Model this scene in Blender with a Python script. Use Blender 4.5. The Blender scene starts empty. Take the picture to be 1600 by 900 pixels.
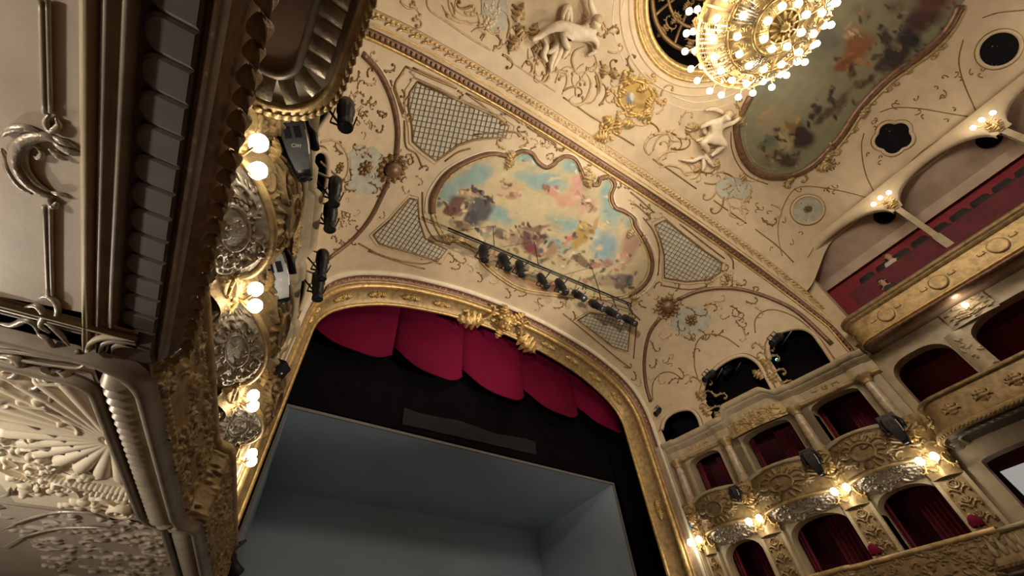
import bpy, math, random
import numpy as np
from mathutils import Vector, Matrix
from mathutils.bvhtree import BVHTree

V = Vector
pi = math.pi
scn = bpy.context.scene
COL = scn.collection

# ---------------------------------------------------------------- camera
R = np.array([[0.84157, 0.36438, 0.39873],
              [-0.53596, 0.65501, 0.53264],
              [-0.06709, -0.66196, 0.74653]])
FPX = 661.67
cam_d = bpy.data.cameras.new('camera')
cam_d.sensor_width = 36.0
cam_d.lens = FPX / 1600 * 36
cam_d.clip_start = 0.02
cam_d.clip_end = 200
cam = bpy.data.objects.new('camera', cam_d)
COL.objects.link(cam)
rt, up, bk = V(R[:, 0]), V(-R[:, 1]), V(-R[:, 2])
bk.normalize(); rt = (rt - bk * rt.dot(bk)).normalized(); up = bk.cross(rt)
cam.matrix_world = Matrix((rt, up, bk)).transposed().to_4x4()
scn.camera = cam

# ---------------------------------------------------------------- world, exposure
w = bpy.data.worlds.new('world'); scn.world = w
w.use_nodes = True
w.node_tree.nodes['Background'].inputs[0].default_value = (1.0, 0.8, 0.58, 1)
w.node_tree.nodes['Background'].inputs[1].default_value = 0.012
scn.view_settings.view_transform = 'Standard'
scn.view_settings.look = 'None'
scn.view_settings.exposure = 0.3
scn.view_settings.gamma = 1.0
scn.view_settings.use_curve_mapping = False
scn.cycles.use_denoising = True
scn.cycles.max_bounces = 5
scn.cycles.sample_clamp_indirect = 4.0
scn.cycles.caustics_reflective = False
scn.cycles.caustics_refractive = False

WARM = (1.0, 0.835, 0.645)
CX = 6.3125          # axis of the house
rng = random.Random(7)

def at(px, py):
    v = R @ np.array([px - 800, py - 450, FPX]); v /= np.linalg.norm(v)
    return V(v)
def onX(px, py, X): r = at(px, py); return r * (X / r.x)
def onY(px, py, Y): r = at(px, py); return r * (Y / r.y)
def onZ(px, py, Z): r = at(px, py); return r * (Z / r.z)

# ---------------------------------------------------------------- materials
def new_mat(name):
    m = bpy.data.materials.new(name); m.use_nodes = True
    nt = m.node_tree
    return m, nt, nt.nodes['Principled BSDF']
def N(nt, t, **kw):
    n = nt.nodes.new(t)
    for k, v in kw.items():
        setattr(n, k, v)
    return n
def mat(name, col, rough=0.6, metal=0.0, var=0.12, scale=6.0, bump=0.0, bscale=30.0, dirt=None, spec=0.5, sheen=0.0):
    m, nt, b = new_mat(name)
    b.inputs['Roughness'].default_value = rough
    b.inputs['Metallic'].default_value = metal
    b.inputs['Specular IOR Level'].default_value = spec
    if sheen:
        b.inputs['Sheen Weight'].default_value = sheen
        b.inputs['Sheen Roughness'].default_value = 0.4
    geo = N(nt, 'ShaderNodeNewGeometry')
    no = N(nt, 'ShaderNodeTexNoise'); no.inputs['Scale'].default_value = scale; no.inputs['Detail'].default_value = 5
    nt.links.new(geo.outputs['Position'], no.inputs['Vector'])
    cr = N(nt, 'ShaderNodeValToRGB')
    c0 = tuple(c * (1 - var) for c in col) if dirt is None else dirt
    c1 = tuple(min(1, c * (1 + var)) for c in col)
    cr.color_ramp.elements[0].color = (*c0, 1); cr.color_ramp.elements[0].position = 0.3
    cr.color_ramp.elements[1].color = (*c1, 1); cr.color_ramp.elements[1].position = 0.62
    nt.links.new(no.outputs['Fac'], cr.inputs['Fac'])
    nt.links.new(cr.outputs['Color'], b.inputs['Base Color'])
    if bump:
        n2 = N(nt, 'ShaderNodeTexNoise'); n2.inputs['Scale'].default_value = bscale; n2.inputs['Detail'].default_value = 4
        nt.links.new(geo.outputs['Position'], n2.inputs['Vector'])
        bp = N(nt, 'ShaderNodeBump'); bp.inputs['Strength'].default_value = bump; bp.inputs['Distance'].default_value = 0.02
        nt.links.new(n2.outputs['Fac'], bp.inputs['Height'])
        nt.links.new(bp.outputs['Normal'], b.inputs['Normal'])
    return m
def emis(name, col, strength, sampling='NONE'):
    m = bpy.data.materials.new(name); m.use_nodes = True
    nt = m.node_tree; nt.nodes.clear()
    e = N(nt, 'ShaderNodeEmission'); e.inputs[0].default_value = (*col, 1); e.inputs[1].default_value = strength
    o = N(nt, 'ShaderNodeOutputMaterial'); nt.links.new(e.outputs[0], o.inputs[0])
    m.cycles.emission_sampling = sampling
    return m
def painted(name, attr='paint', rough=0.75, nscale=4.0):
    m, nt, b = new_mat(name)
    b.inputs['Roughness'].default_value = rough
    a = N(nt, 'ShaderNodeAttribute', attribute_name=attr)
    geo = N(nt, 'ShaderNodeNewGeometry')
    no = N(nt, 'ShaderNodeTexNoise'); no.inputs['Scale'].default_value = nscale; no.inputs['Detail'].default_value = 6
    nt.links.new(geo.outputs['Position'], no.inputs['Vector'])
    mr = N(nt, 'ShaderNodeMapRange'); mr.inputs[1].default_value = .25; mr.inputs[2].default_value = .75
    mr.inputs[3].default_value = 0.86; mr.inputs[4].default_value = 1.12
    nt.links.new(no.outputs['Fac'], mr.inputs[0])
    mx = N(nt, 'ShaderNodeMix', data_type='RGBA', blend_type='MULTIPLY'); mx.inputs[0].default_value = 1
    nt.links.new(a.outputs['Color'], mx.inputs[6]); nt.links.new(mr.outputs[0], mx.inputs[7])
    nt.links.new(mx.outputs[2], b.inputs['Base Color'])
    return m

M = {}
M['cream'] = mat('cream_stucco', (0.63, 0.505, 0.335), 0.6, var=0.07, scale=3, bump=0.06, bscale=18)
M['pale'] = mat('pale_stucco', (0.78, 0.69, 0.53), 0.55, var=0.07, scale=4, bump=0.05)
M['stucco'] = mat('stucco_relief', (0.52, 0.385, 0.22), 0.5, var=0.2, scale=9, bump=0.15, bscale=40)
M['figure'] = mat('figure_stucco', (0.74, 0.63, 0.46), 0.5, var=0.1, scale=9)
M['gold'] = mat('gilding', (0.60, 0.41, 0.16), 0.36, metal=0.45, var=0.3, scale=8, bump=0.3, bscale=35)
M['gold_soft'] = mat('gilding_worn', (0.42, 0.30, 0.14), 0.45, metal=0.35, var=0.3, scale=7, bump=0.35, bscale=30)
M['gold_line'] = mat('gilded_line', (0.235, 0.145, 0.055), 0.4, metal=0.35, var=0.25, scale=9)
M['bronze'] = mat('bronze_moulding', (0.20, 0.115, 0.065), 0.42, metal=0.35, var=0.3, scale=9, bump=0.2)
M['bronze_red'] = mat('red_bronze', (0.24, 0.13, 0.085), 0.45, metal=0.3, var=0.3, scale=14, bump=0.3)
M['silver'] = mat('silvered_relief', (0.38, 0.335, 0.27), 0.34, metal=0.35, var=0.25, scale=9, bump=0.3, bscale=35)
M['ochre'] = mat('ochre_relief', (0.25, 0.175, 0.08), 0.45, metal=0.25, var=0.3, scale=8, bump=0.35, bscale=30)
M['ivory'] = mat('ivory_paint', (0.44, 0.365, 0.24), 0.5, var=0.12, scale=5, bump=0.08)
M['soffit'] = mat('soffit_plaster', (0.50, 0.43, 0.35), 0.5, var=0.08, scale=3, bump=0.05)
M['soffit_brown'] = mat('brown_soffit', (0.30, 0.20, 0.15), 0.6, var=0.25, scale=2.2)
M['band_dark'] = mat('dark_cavetto', (0.085, 0.068, 0.062), 0.5, var=0.15, scale=6, bump=0.1)  # darker colour carries the shade on the near balcony's moulding
M['mould_grey'] = mat('grey_moulding', (0.33, 0.29, 0.23), 0.42, metal=0.2, var=0.15, scale=6)
M['red'] = mat('red_velvet', (0.15, 0.003, 0.03), 0.85, var=0.12, scale=1.3, spec=0.15)
M['gallery_brown'] = mat('gallery_brown', (0.56, 0.44, 0.34), 0.6, var=0.2, scale=1.5)
M['red_wall'] = mat('red_wall', (0.28, 0.03, 0.045), 0.75, var=0.12, scale=3)
M['curtain_red'] = mat('curtain_red', (0.15, 0.010, 0.028), 0.8, var=0.2, scale=4)
M['scallop'] = mat('scallop_grey', (0.105, 0.086, 0.08), 0.5, var=0.12, scale=7)  # scallops darkened with the band to hold the same shade
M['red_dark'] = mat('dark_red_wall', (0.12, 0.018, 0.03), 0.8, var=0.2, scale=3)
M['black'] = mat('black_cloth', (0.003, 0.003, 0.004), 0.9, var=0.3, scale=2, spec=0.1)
M['set_grey'] = mat('set_grey', (0.36, 0.445, 0.53), 0.75, var=0.06, scale=0.5, spec=0.2)
M['set_edge'] = mat('set_edge', (0.21, 0.21, 0.21), 0.7, var=0.05, scale=3)
M['gauze'] = mat('grey_gauze', (0.024, 0.024, 0.026), 0.85, var=0.15, scale=2, spec=0.1)  # dim reflection on the black cloth, given as a grey colour
M['metal_black'] = mat('black_metal', (0.012, 0.013, 0.017), 0.38, metal=0.2, var=0.3, scale=12)
M['metal_grey'] = mat('grey_shell', (0.10, 0.11, 0.12), 0.35, metal=0.2, var=0.15, scale=12)
M['metal_silver'] = mat('pale_shell', (0.42, 0.45, 0.47), 0.4, metal=0.2, var=0.1, scale=12)
M['glass_dark'] = mat('dark_lens', (0.02, 0.025, 0.035), 0.1, var=0.1)
M['steel'] = mat('steel_tube', (0.40, 0.36, 0.30), 0.35, metal=0.8, var=0.1)
M['white'] = mat('white_print', (0.85, 0.85, 0.85), 0.6, var=0.02)
M['lattice_back'] = mat('lattice_backing', (0.60, 0.545, 0.42), 0.75, var=0.08, scale=4)
M['lattice_bar'] = mat('lattice_bar', (0.16, 0.145, 0.11), 0.6, var=0.2, scale=6)
M['blue_grey'] = mat('blue_grey_ground', (0.46, 0.45, 0.37), 0.6, var=0.14, scale=5)
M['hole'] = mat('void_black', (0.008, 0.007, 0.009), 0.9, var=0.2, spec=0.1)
M['paint'] = painted('ceiling_paint')
M['column'] = mat('column_marble', (0.52, 0.42, 0.30), 0.3, var=0.3, scale=7)
M['crystal'] = mat('crystal', (0.9, 0.86, 0.76), 0.08, metal=0.55, var=0.1, scale=50)
M['bulb'] = emis('bulb_glow', (1.0, 0.88, 0.66), 10.0)
M['bulb_soft'] = emis('globe_glow', (1.0, 0.86, 0.62), 6.0)
M['led'] = emis('green_led', (0.15, 1.0, 0.75), 4.0)
M['screen'] = emis('blue_screen', (0.16, 0.48, 0.95), 0.9)
M['screen2'] = emis('blue_screen_mark', (0.05, 0.25, 0.75), 0.8)
M['lamp_shade'] = emis('lit_paper', (0.9, 0.86, 0.78), 0.3)
M['floor'] = mat('floor_boards', (0.10, 0.06, 0.04), 0.5, var=0.3, scale=2)
M['skin'] = mat('skin', (0.55, 0.33, 0.23), 0.55, var=0.06)
M['hair_brown'] = mat('hair_brown', (0.16, 0.07, 0.03), 0.6)
M['hair_dark'] = mat('hair_dark', (0.03, 0.02, 0.015), 0.6)
M['shirt_pale'] = mat('shirt_pale', (0.55, 0.52, 0.46), 0.8)
M['cloth_dark'] = mat('cloth_dark', (0.03, 0.028, 0.03), 0.8)

# ---------------------------------------------------------------- mesh builder
ORG = {}
def org(o):
    return ORG.get(o.name, V((0, 0, 0))) if o is not None else V((0, 0, 0))

class MB:
    def __init__(s): s.v = []; s.f = []
    def add(s, vs, fs):
        n = len(s.v); s.v.extend([tuple(v) for v in vs]); s.f.extend([tuple(i + n for i in f) for f in fs]); return s
    def box(s, c, d, rz=0.0, mtx=None):
        hx, hy, hz = d[0] / 2, d[1] / 2, d[2] / 2
        m = mtx if mtx is not None else Matrix.Translation(V(c)) @ Matrix.Rotation(rz, 4, 'Z')
        vs = [m @ V((x, y, z)) for x in (-hx, hx) for y in (-hy, hy) for z in (-hz, hz)]
        return s.add(vs, [(0, 1, 3, 2), (4, 6, 7, 5), (0, 4, 5, 1), (2, 3, 7, 6), (0, 2, 6, 4), (1, 5, 7, 3)])
    def hexa(s, p):  # 8 pts: bottom ring 0-3, top ring 4-7
        return s.add(p, [(3, 2, 1, 0), (4, 5, 6, 7), (0, 1, 5, 4), (1, 2, 6, 5), (2, 3, 7, 6), (3, 0, 4, 7)])
    def loft(s, rows, closed=False, cap=False):
        n = len(rows[0]); base = len(s.v)
        for r in rows: s.v.extend([tuple(p) for p in r])
        for i in range(len(rows) - 1):
            for j in range(n if closed else n - 1):
                k = (j + 1) % n
                s.f.append((base + i * n + j, base + i * n + k, base + (i + 1) * n + k, base + (i + 1) * n + j))
        if cap and closed:
            s.f.append(tuple(base + j for j in reversed(range(n))))
            s.f.append(tuple(base + (len(rows) - 1) * n + j for j in range(n)))
        return s
    def tube(s, pts, r, n=6, cap=True, flat=1.0, nrm=None):
        pts = [V(p) for p in pts]
        m = len(pts)
        if m < 2: return s
        rr = r if isinstance(r, (list, tuple)) else [r] * m
        rows = []; last = None
        for i, p in enumerate(pts):
            t = (pts[min(i + 1, m - 1)] - pts[max(i - 1, 0)])
            if t.length < 1e-9: t = V((0, 0, 1))
            t.normalize()
            if nrm is not None:
                a = V(nrm[i]) if isinstance(nrm, list) else V(nrm)
                a = (a - t * a.dot(t))
            else:
                a = last - t * last.dot(t) if last is not None else t.orthogonal()
            if a.length < 1e-6: a = t.orthogonal()
            a.normalize(); last = a
            b = t.cross(a)
            rows.append([p + a * (math.cos(2 * pi * k / n) * rr[i] * flat) + b * (math.sin(2 * pi * k / n) * rr[i]) for k in range(n)])
        return s.loft(rows, closed=True, cap=cap)
    def lathe(s, prof, n=16, mtx=Matrix.Identity(4), a0=0, a1=2 * pi):
        full = abs(a1 - a0 - 2 * pi) < 1e-6
        k = n if full else n + 1
        rows = []
        for r, z in prof:
            rows.append([mtx @ V((r * math.cos(a0 + (a1 - a0) * j / n), r * math.sin(a0 + (a1 - a0) * j / n), z)) for j in range(k)])
        return s.loft(rows, closed=full)
    def ball(s, c, r, n=8, m=6, sc=(1, 1, 1), mtx=None):
        c = V(c); rows = []
        for i in range(m + 1):
            th = pi * i / m; rr = max(math.sin(th), 0.02)
            row = []
            for j in range(n):
                p = V((math.cos(2 * pi * j / n) * rr * sc[0], math.sin(2 * pi * j / n) * rr * sc[1], math.cos(th) * sc[2])) * r
                if mtx is not None: p = mtx @ p
                row.append(c + p)
            rows.append(row)
        return s.loft(rows, closed=True, cap=True)
    def mesh(s, name):
        me = bpy.data.meshes.new(name); me.from_pydata(s.v, [], s.f); return me
    def build(s, name, m, parent=None, smooth=True, label=None, local=False, kind=None):
        o0 = V((0, 0, 0)) if local else org(parent)
        if o0.length > 0:
            s.v = [(a - o0.x, b - o0.y, c - o0.z) for a, b, c in s.v]
        me = s.mesh(name)
        if m is not None: me.materials.append(M[m] if isinstance(m, str) else m)
        if smooth and me.polygons: me.polygons.foreach_set('use_smooth', [True] * len(me.polygons))
        o = bpy.data.objects.new(name, me); COL.objects.link(o)
        if parent is not None: o.parent = parent
        ORG[o.name] = o0
        if label: o['label'] = label
        if kind: o['kind'] = kind
        return o

def thing(name, label, cat, loc=(0, 0, 0), group=None, mtx=None, kind=None):
    o = bpy.data.objects.new(name, None); COL.objects.link(o); o.empty_display_size = 0.1
    if mtx is not None: o.matrix_world = mtx; ORG[o.name] = V((0, 0, 0))
    else: o.location = loc; ORG[o.name] = V(loc)
    o['label'] = label; o['category'] = cat
    if group: o['group'] = group
    if kind: o['kind'] = kind
    return o
def tag(o, label, cat, group=None):
    o['label'] = label; o['category'] = cat
    if group: o['group'] = group
    return o
def struct(o, label=None):
    o['kind'] = 'structure'
    if label: o['label'] = label
    return o
def inst(me, name, parent, mw, m=None, label=None):
    o = bpy.data.objects.new(name, me); COL.objects.link(o)
    if parent is not None:
        o.parent = parent; o.matrix_basis = Matrix.Translation(-org(parent)) @ mw
    else: o.matrix_basis = mw
    ORG[o.name] = org(parent)
    if label: o['label'] = label
    return o
def mk(mb, name, m, smooth=True):
    me = mb.mesh(name); me.materials.append(M[m])
    if smooth: me.polygons.foreach_set('use_smooth', [True] * len(me.polygons))
    return me
def copy_tree(root, mtx, label, parent=None):
    r = root.copy(); COL.objects.link(r); r.parent = parent
    if parent is None: r.matrix_world = mtx; r['label'] = label
    ORG[r.name] = V((0, 0, 0))
    for ch in list(root.children):
        c = ch.copy(); COL.objects.link(c); c.parent = r
        for g in list(ch.children):
            d = g.copy(); COL.objects.link(d); d.parent = c
    return r
def frame_m(p, n, upv=(0, 0, 1), s=1.0, roll=0.0):
    """matrix: local z = n (out of surface), local y ~ up"""
    n = V(n).normalized(); u = V(upv)
    x = u.cross(n)
    if x.length < 1e-4: x = V((1, 0, 0))
    x.normalize(); y = n.cross(x)
    m = Matrix((x, y, n)).transposed().to_4x4()
    return Matrix.Translation(V(p)) @ m @ Matrix.Rotation(roll, 4, 'Z') @ Matrix.Scale(s, 4)
def crom(pts, n=6, closed=False):
    """Catmull-Rom through points (tuples of any dimension)"""
    P = [np.array(p, float) for p in pts]; out = []
    m = len(P)
    seg = m if closed else m - 1
    for i in range(seg):
        p0 = P[(i - 1) % m] if (closed or i > 0) else 2 * P[0] - P[1]
        p1 = P[i]; p2 = P[(i + 1) % m]
        p3 = P[(i + 2) % m] if (closed or i + 2 < m) else 2 * P[m - 1] - P[m - 2]
        for k in range(n):
            t = k / n
            out.append(0.5 * ((2 * p1) + (-p0 + p2) * t + (2 * p0 - 5 * p1 + 4 * p2 - p3) * t * t + (-p0 + 3 * p1 - 3 * p2 + p3) * t ** 3))
    if not closed: out.append(P[-1])
    return out
def resample(P, n):
    P = np.array(P, float); d = np.r_[0, np.cumsum(np.linalg.norm(np.diff(P, axis=0), axis=1))]
    t = np.linspace(0, d[-1], n)
    return np.stack([np.interp(t, d, P[:, k]) for k in range(P.shape[1])], 1)

# ---------------------------------------------------------------- carved relief (height fields)
class Relief:
    """height map on [0,W]x[0,H]; strokes are rounded ridges"""
    def __init__(s, W, H, nx, ny):
        s.W, s.H, s.nx, s.ny = W, H, nx, ny
        s.h = np.zeros((ny, nx)); s.X, s.Y = np.meshgrid(np.linspace(0, W, nx), np.linspace(0, H, ny))
    def dot(s, x, y, r, a):
        i0 = max(0, int((x - r) / s.W * (s.nx - 1))); i1 = min(s.nx, int((x + r) / s.W * (s.nx - 1)) + 2)
        j0 = max(0, int((y - r) / s.H * (s.ny - 1))); j1 = min(s.ny, int((y + r) / s.H * (s.ny - 1)) + 2)
        if i0 >= i1 or j0 >= j1: return
        q = 1 - ((s.X[j0:j1, i0:i1] - x) ** 2 + (s.Y[j0:j1, i0:i1] - y) ** 2) / (r * r)
        s.h[j0:j1, i0:i1] = np.maximum(s.h[j0:j1, i0:i1], a * np.sqrt(np.maximum(q, 0)))
    def stroke(s, pts, r0, r1, a):
        n = len(pts)
        for i, p in enumerate(pts):
            t = i / max(1, n - 1); r = r0 + (r1 - r0) * t
            s.dot(p[0], p[1], r, a * (0.5 + 0.5 * r / max(r0, r1)))
    def scroll(s, x, y, L, ang, flip=1, w=0.05, a=0.05, leaves=3):
        """C-scroll: arc ending in a volute, with leaf lobes on its back"""
        pts = []; p = np.array([x, y], float); th = ang; n = 46
        for i in range(n):
            t = i / n; k = flip * (0.9 + 7.5 * t ** 2.2) / L
            ds = L * 1.9 / n * (1 - 0.55 * t); th += k * ds; p = p + ds * np.array([math.cos(th), math.sin(th)]); pts.append(p.copy())
        s.stroke(pts, w, w * 0.55, a); s.dot(pts[-1][0], pts[-1][1], w * 1.25, a * 1.25)
        for j in range(leaves):
            i = int(3 + j * n * 0.5 / max(1, leaves)); q = pts[i]; d = pts[i + 1] - pts[i]; d /= np.linalg.norm(d)
            nv = np.array([d[1], -d[0]]) * flip
            e = q + (nv * 0.9 + d * 0.7) * L * 0.27
            s.stroke([q + (e - q) * u for u in np.linspace(0, 1, 16)], w * 0.9, w * 0.3, a * 0.8)
    def oval(s, x, y, rx, ry, w, a, n=60):
        for i in range(n):
            t = 2 * pi * i / n; s.dot(x + rx * math.cos(t), y + ry * math.sin(t), w, a)
    def leaffan(s, x, y, r0, r1, a0, a1, n, w, a):
        for i in range(n):
            t = a0 + (a1 - a0) * i / max(1, n - 1); c, q = math.cos(t), math.sin(t)
            s.stroke([(x + c * (r0 + (r1 - r0) * u), y + q * (r0 + (r1 - r0) * u)) for u in np.linspace(0, 1, 34)], w * .6, w, a)
    def scatter(s, n, seed, L=0.3, w=0.035, a=0.04):
        r = random.Random(seed)
        for i in range(n):
            s.scroll(r.uniform(0, s.W), r.uniform(0, s.H), L * r.uniform(.6, 1.2), r.uniform(0, 6.28), r.choice((-1, 1)), w * r.uniform(.7, 1.2), a * r.uniform(.6, 1.1), r.randint(1, 3))
    def apply(s, func, eps=1e-3):
        """func(u,v)-> (pos, normal) numpy arrays for grids u,v in 0..1"""
        u = s.X / s.W; v = s.Y / s.H
        p, n = func(u, v)
        q = p + n * s.h[..., None]
        mb = MB(); mb.loft([[tuple(x) for x in row] for row in q]); return mb

def surf_normals(p, flip=1):
    du = np.gradient(p, axis=1); dv = np.gradient(p, axis=0)
    n = np.cross(du, dv); n /= np.linalg.norm(n, axis=2, keepdims=True) + 1e-9
    return n * flip
# ================================================================ the shell
def Wp(s, Y, z, off=0.0):
    """point on the splayed side wall of the proscenium zone; off > 0 goes into the wall"""
    return V((CX + s * (7.883 + off - 0.183 * Y), Y, z))
WN = 1 / math.hypot(1, 0.183)
def Wn(s): return V((-s * WN, -0.183 * WN, 0))     # into the room
SIDE = {-1: 'left', 1: 'right'}

def half_to_full(P):
    """list of (hx, z, Y) from the foot to the crown -> points from the left foot to the right foot"""
    L = [(CX - p[0], p[2], p[1]) for p in P]
    Rr = [(CX + p[0], p[2], p[1]) for p in reversed(P[:-1])]
    return np.array(L + Rr)
def halfcurve(keys, n, Yf):
    q = resample(np.array(crom(keys, 10)), n)
    return [(a, b, Yf(b)) for a, b in q]
NJ, NA = 10, 70
I_J = [(5.89, -1.5 + 9.8 * i / NJ, 10.0) for i in range(NJ)]
I_A = halfcurve([(5.89, 8.3), (5.86, 8.6), (5.75, 8.92), (5.5, 9.3), (4.85, 9.84), (3.75, 10.4), (2.0, 10.84), (0.6, 11.0), (0, 11.02)], NA, lambda z: 10.0)
O_J = [(6.3, -1.5 + 9.5 * i / NJ, 8.9) for i in range(NJ)]
A0K = [(6.3, 8.0), (6.25, 8.6), (6.05, 9.3), (5.65, 9.85), (5.0, 10.32), (3.8, 10.85), (2.0, 11.25), (0.6, 11.37), (0, 11.38)]
O_A = halfcurve(A0K, NA, lambda z: 8.9)
FI = half_to_full(I_J + I_A); FO = half_to_full(O_J + O_A)
def tang(P):
    t = np.gradient(P, axis=0); return t / np.linalg.norm(t, axis=1, keepdims=True)
FT = tang((FI + FO) / 2)
FD = FO - FI; FDl = np.linalg.norm(FD, axis=1, keepdims=True)
FN = np.cross(FT, FD / FDl)
FN /= np.linalg.norm(FN, axis=1, keepdims=True)
cc = np.array([CX, 5.0, 5.0])
FN *= np.sign(((cc - FI) * FN).sum(1))[:, None]
def strip(A, B, Nn, prof):
    """loft a moulding: prof = [(fraction from curve A to B, lift along the normal)]"""
    mb = MB(); mb.loft([[tuple(x) for x in (A + (B - A) * a + Nn * b)] for a, b in prof]); return mb
def arcprof(a0, a1, h, n=6, base=0.0):
    return [(a0 + (a1 - a0) * (0.5 - 0.5 * math.cos(pi * i / n)), base + h * math.sin(pi * i / n)) for i in range(n + 1)]

# ---- floor and outer walls
mb = MB(); mb.box((CX, -4.5, -1.56), (26, 29, 0.1)); struct(mb.build('floor', 'floor', smooth=False))
mb = MB(); mb.box((CX, -19, 5), (26, 0.3, 18)); struct(mb.build('wall_back', 'soffit', smooth=False))
for s in (-1, 1):
    mb = MB(); mb.box((CX + s * 11.2, -8, 4), (0.3, 22, 16)); struct(mb.build('wall_' + SIDE[s], 'red_dark', smooth=False))

# ---- proscenium frame
pf = thing('proscenium_frame', 'broad gilded moulded arch framing the stage opening', 'frame', (CX, 10, -1.5))
strip(FI, FO, FN, [(0.0, -0.3), (0.0, 0.03)] + arcprof(0.0, 0.10, 0.05, 5, 0.03)).build('inner_bead', 'gold', pf)
strip(FI, FO, FN, [(0.10, 0.02), (0.14, 0.0), (0.22, -0.03), (0.40, -0.04), (0.50, -0.01), (0.52, 0.03)]).build('cove_band', 'gold_soft', pf)
strip(FI, FO, FN, arcprof(0.52, 0.66, 0.07, 7, 0.03)).build('torus_moulding', 'gold', pf)
strip(FI, FO, FN, [(0.66, 0.03), (0.68, 0.05), (0.72, 0.05), (0.73, 0.02)]).build('fillet', 'gold_soft', pf)
strip(FI, FO, FN, [(0.73, 0.02), (0.75, -0.01), (0.87, -0.01), (0.89, 0.03)]).build('red_bronze_band', 'bronze_red', pf)
strip(FI, FO, FN, [(0.89, 0.03), (0.91, 0.08), (0.99, 0.08), (1.02, 0.0)]).build('outer_fillet', 'pale', pf)
# jamb panels and leaf clusters
def leaf_mesh(L=0.3, Wd=0.12, curl=0.08, lobes=4, name='leaf', m='gold'):
    mb = MB(); rows = []
    n = 22
    for i in range(n + 1):
        t = i / n; lob = (t * lobes) % 1.0
        wv = Wd * (math.sin(pi * (0.12 + 0.88 * t) ** 0.9) ** 0.8 + 0.03) * (0.42 + 0.58 * math.sin(pi * min(1, lob * 1.15)) ** 0.7)
        zc = curl * math.sin(pi * t * 0.85) + 0.015
        rows.append([V((x * wv, t * L + abs(x) * 0.05 * L * (1 - t), zc * (1 - 0.75 * abs(x) ** 1.5) + (0.016 if abs(x) < .1 else 0) - 0.012 * (abs(abs(x) - .4) < .15))) for x in (-1, -0.7, -0.4, 0, 0.4, 0.7, 1)])
    mb.loft(rows); return mk(mb, name, m)
def rosette_mesh(r=0.12, k=8, name='rosette', m='gold'):
    mb = MB(); mb.ball((0, 0, r * 0.28), r * 0.34, 10, 6)
    for i in range(k):
        a = 2 * pi * i / k; c = V((math.cos(a), math.sin(a), 0)) * r * 0.62 + V((0, 0, r * 0.12))
        mb.ball(c, r * 0.36, 6, 5, (1.25, 0.75, 0.6), Matrix.Rotation(a, 3, 'Z'))
    return mk(mb, name, m)
def volute_pts(r=0.2, turns=1.6, n=34, flip=1):
    out = []
    for i in range(n + 1):
        t = i / n; a = flip * t * turns * 2 * pi; q = r * (1 - t) ** 0.8 + r * 0.08
        out.append((q * math.cos(a), q * math.sin(a), 0.0))
    return out
def scroll_mesh(L=0.5, flip=1, w=0.03, name='scroll', m='gold', lift=0.4):
    """C-scroll with volutes at both ends and leaf lobes"""
    mb = MB(); pts = []
    n = 44
    for i in range(n + 1):
        t = i / n * 2 - 1
        a = abs(t)
        ang = flip * (pi / 2) * 0
        pts.append(t)
    P = []; p = np.zeros(2); th = 0.0; half = []
    for i in range(26):
        t = i / 26; k = flip * (1.2 + 13 * t ** 2.6) / L; ds = L * 0.85 / 26 * (1 - 0.4 * t)
        th += k * ds; p = p + ds * np.array([math.cos(th), math.sin(th)]); half.append(p.copy())
    left = [np.array([-q[0], q[1]]) for q in reversed(half)]
    P = left + [np.zeros(2)] + half
    m_ = len(P)
    rr = [w * (0.45 + 0.75 * math.sin(pi * i / (m_ - 1))) for i in range(m_)]
    mb.tube([V((q[0], q[1], w * lift)) for q in P], rr, 6, nrm=V((0, 0, 1)), flat=1.0)
    for q in (P[0], P[-1]): mb.ball((q[0], q[1], w * lift), w * 1.25, 7, 5)
    for i in (int(m_ * .3), int(m_ * .45), int(m_ * .58), int(m_ * .72)):
        q = P[i]; d = P[i + 1] - P[i]; d = d / np.linalg.norm(d); nv = np.array([d[1], -d[0]]) * flip
        e = q + nv * L * 0.2 + d * L * 0.08 * (1 if i > m_ / 2 else -1)
        mb.tube([V((q[0], q[1], w * .3)), V(((q[0] + e[0]) / 2, (q[1] + e[1]) / 2, w * .9)), V((e[0], e[1], w * .2))], [w * .9, w * .8, w * .2], 5, nrm=V((0, 0, 1)))
    return mk(mb, name, m)
ME = {}
for m_, k in (('gold', 'g'), ('stucco', 's'), ('silver', 'v'), ('gold_line', 'l'), ('gold_soft', 'w'), ('ochre', 'o')):
    ME['leaf_' + k] = leaf_mesh(m=m_)
    ME['pet_' + k] = leaf_mesh(L=.26, Wd=.1, curl=.07, lobes=1, name='petal', m=m_)
    ME['ros_' + k] = rosette_mesh(m=m_)
    ME['scr_' + k] = scroll_mesh(m=m_)
    ME['scrf_' + k] = scroll_mesh(flip=-1, m=m_)
NF = len(FI)
def fr(i): return V(FI[i]), V(FO[i]), V(FN[i]), V(FT[i])
for i in list(range(4, NJ - 1, 3)) + list(range(NJ + 4, NF - NJ - 3, 11)) + list(range(NF - NJ + 2, NF - 3, 3)):
    a, b, n, t = fr(i)
    c = a + (b - a) * 0.31 - n * 0.02
    for sg in (-1, 1):
        inst(ME['leaf_g'], 'acanthus_leaf', pf, frame_m(c + t * 0.05 * sg, n, t * sg, 0.95))
    inst(ME['ros_g'], 'rosette', pf, frame_m(c, n, t, 1.0))
for i in range(NJ, NF - NJ):
    a, b, n, t = fr(i)
    if i % 2 == 0: inst(ME['ros_g'], 'bead', pf, frame_m(a + (b - a) * 0.81, n, t, 0.32))
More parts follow.
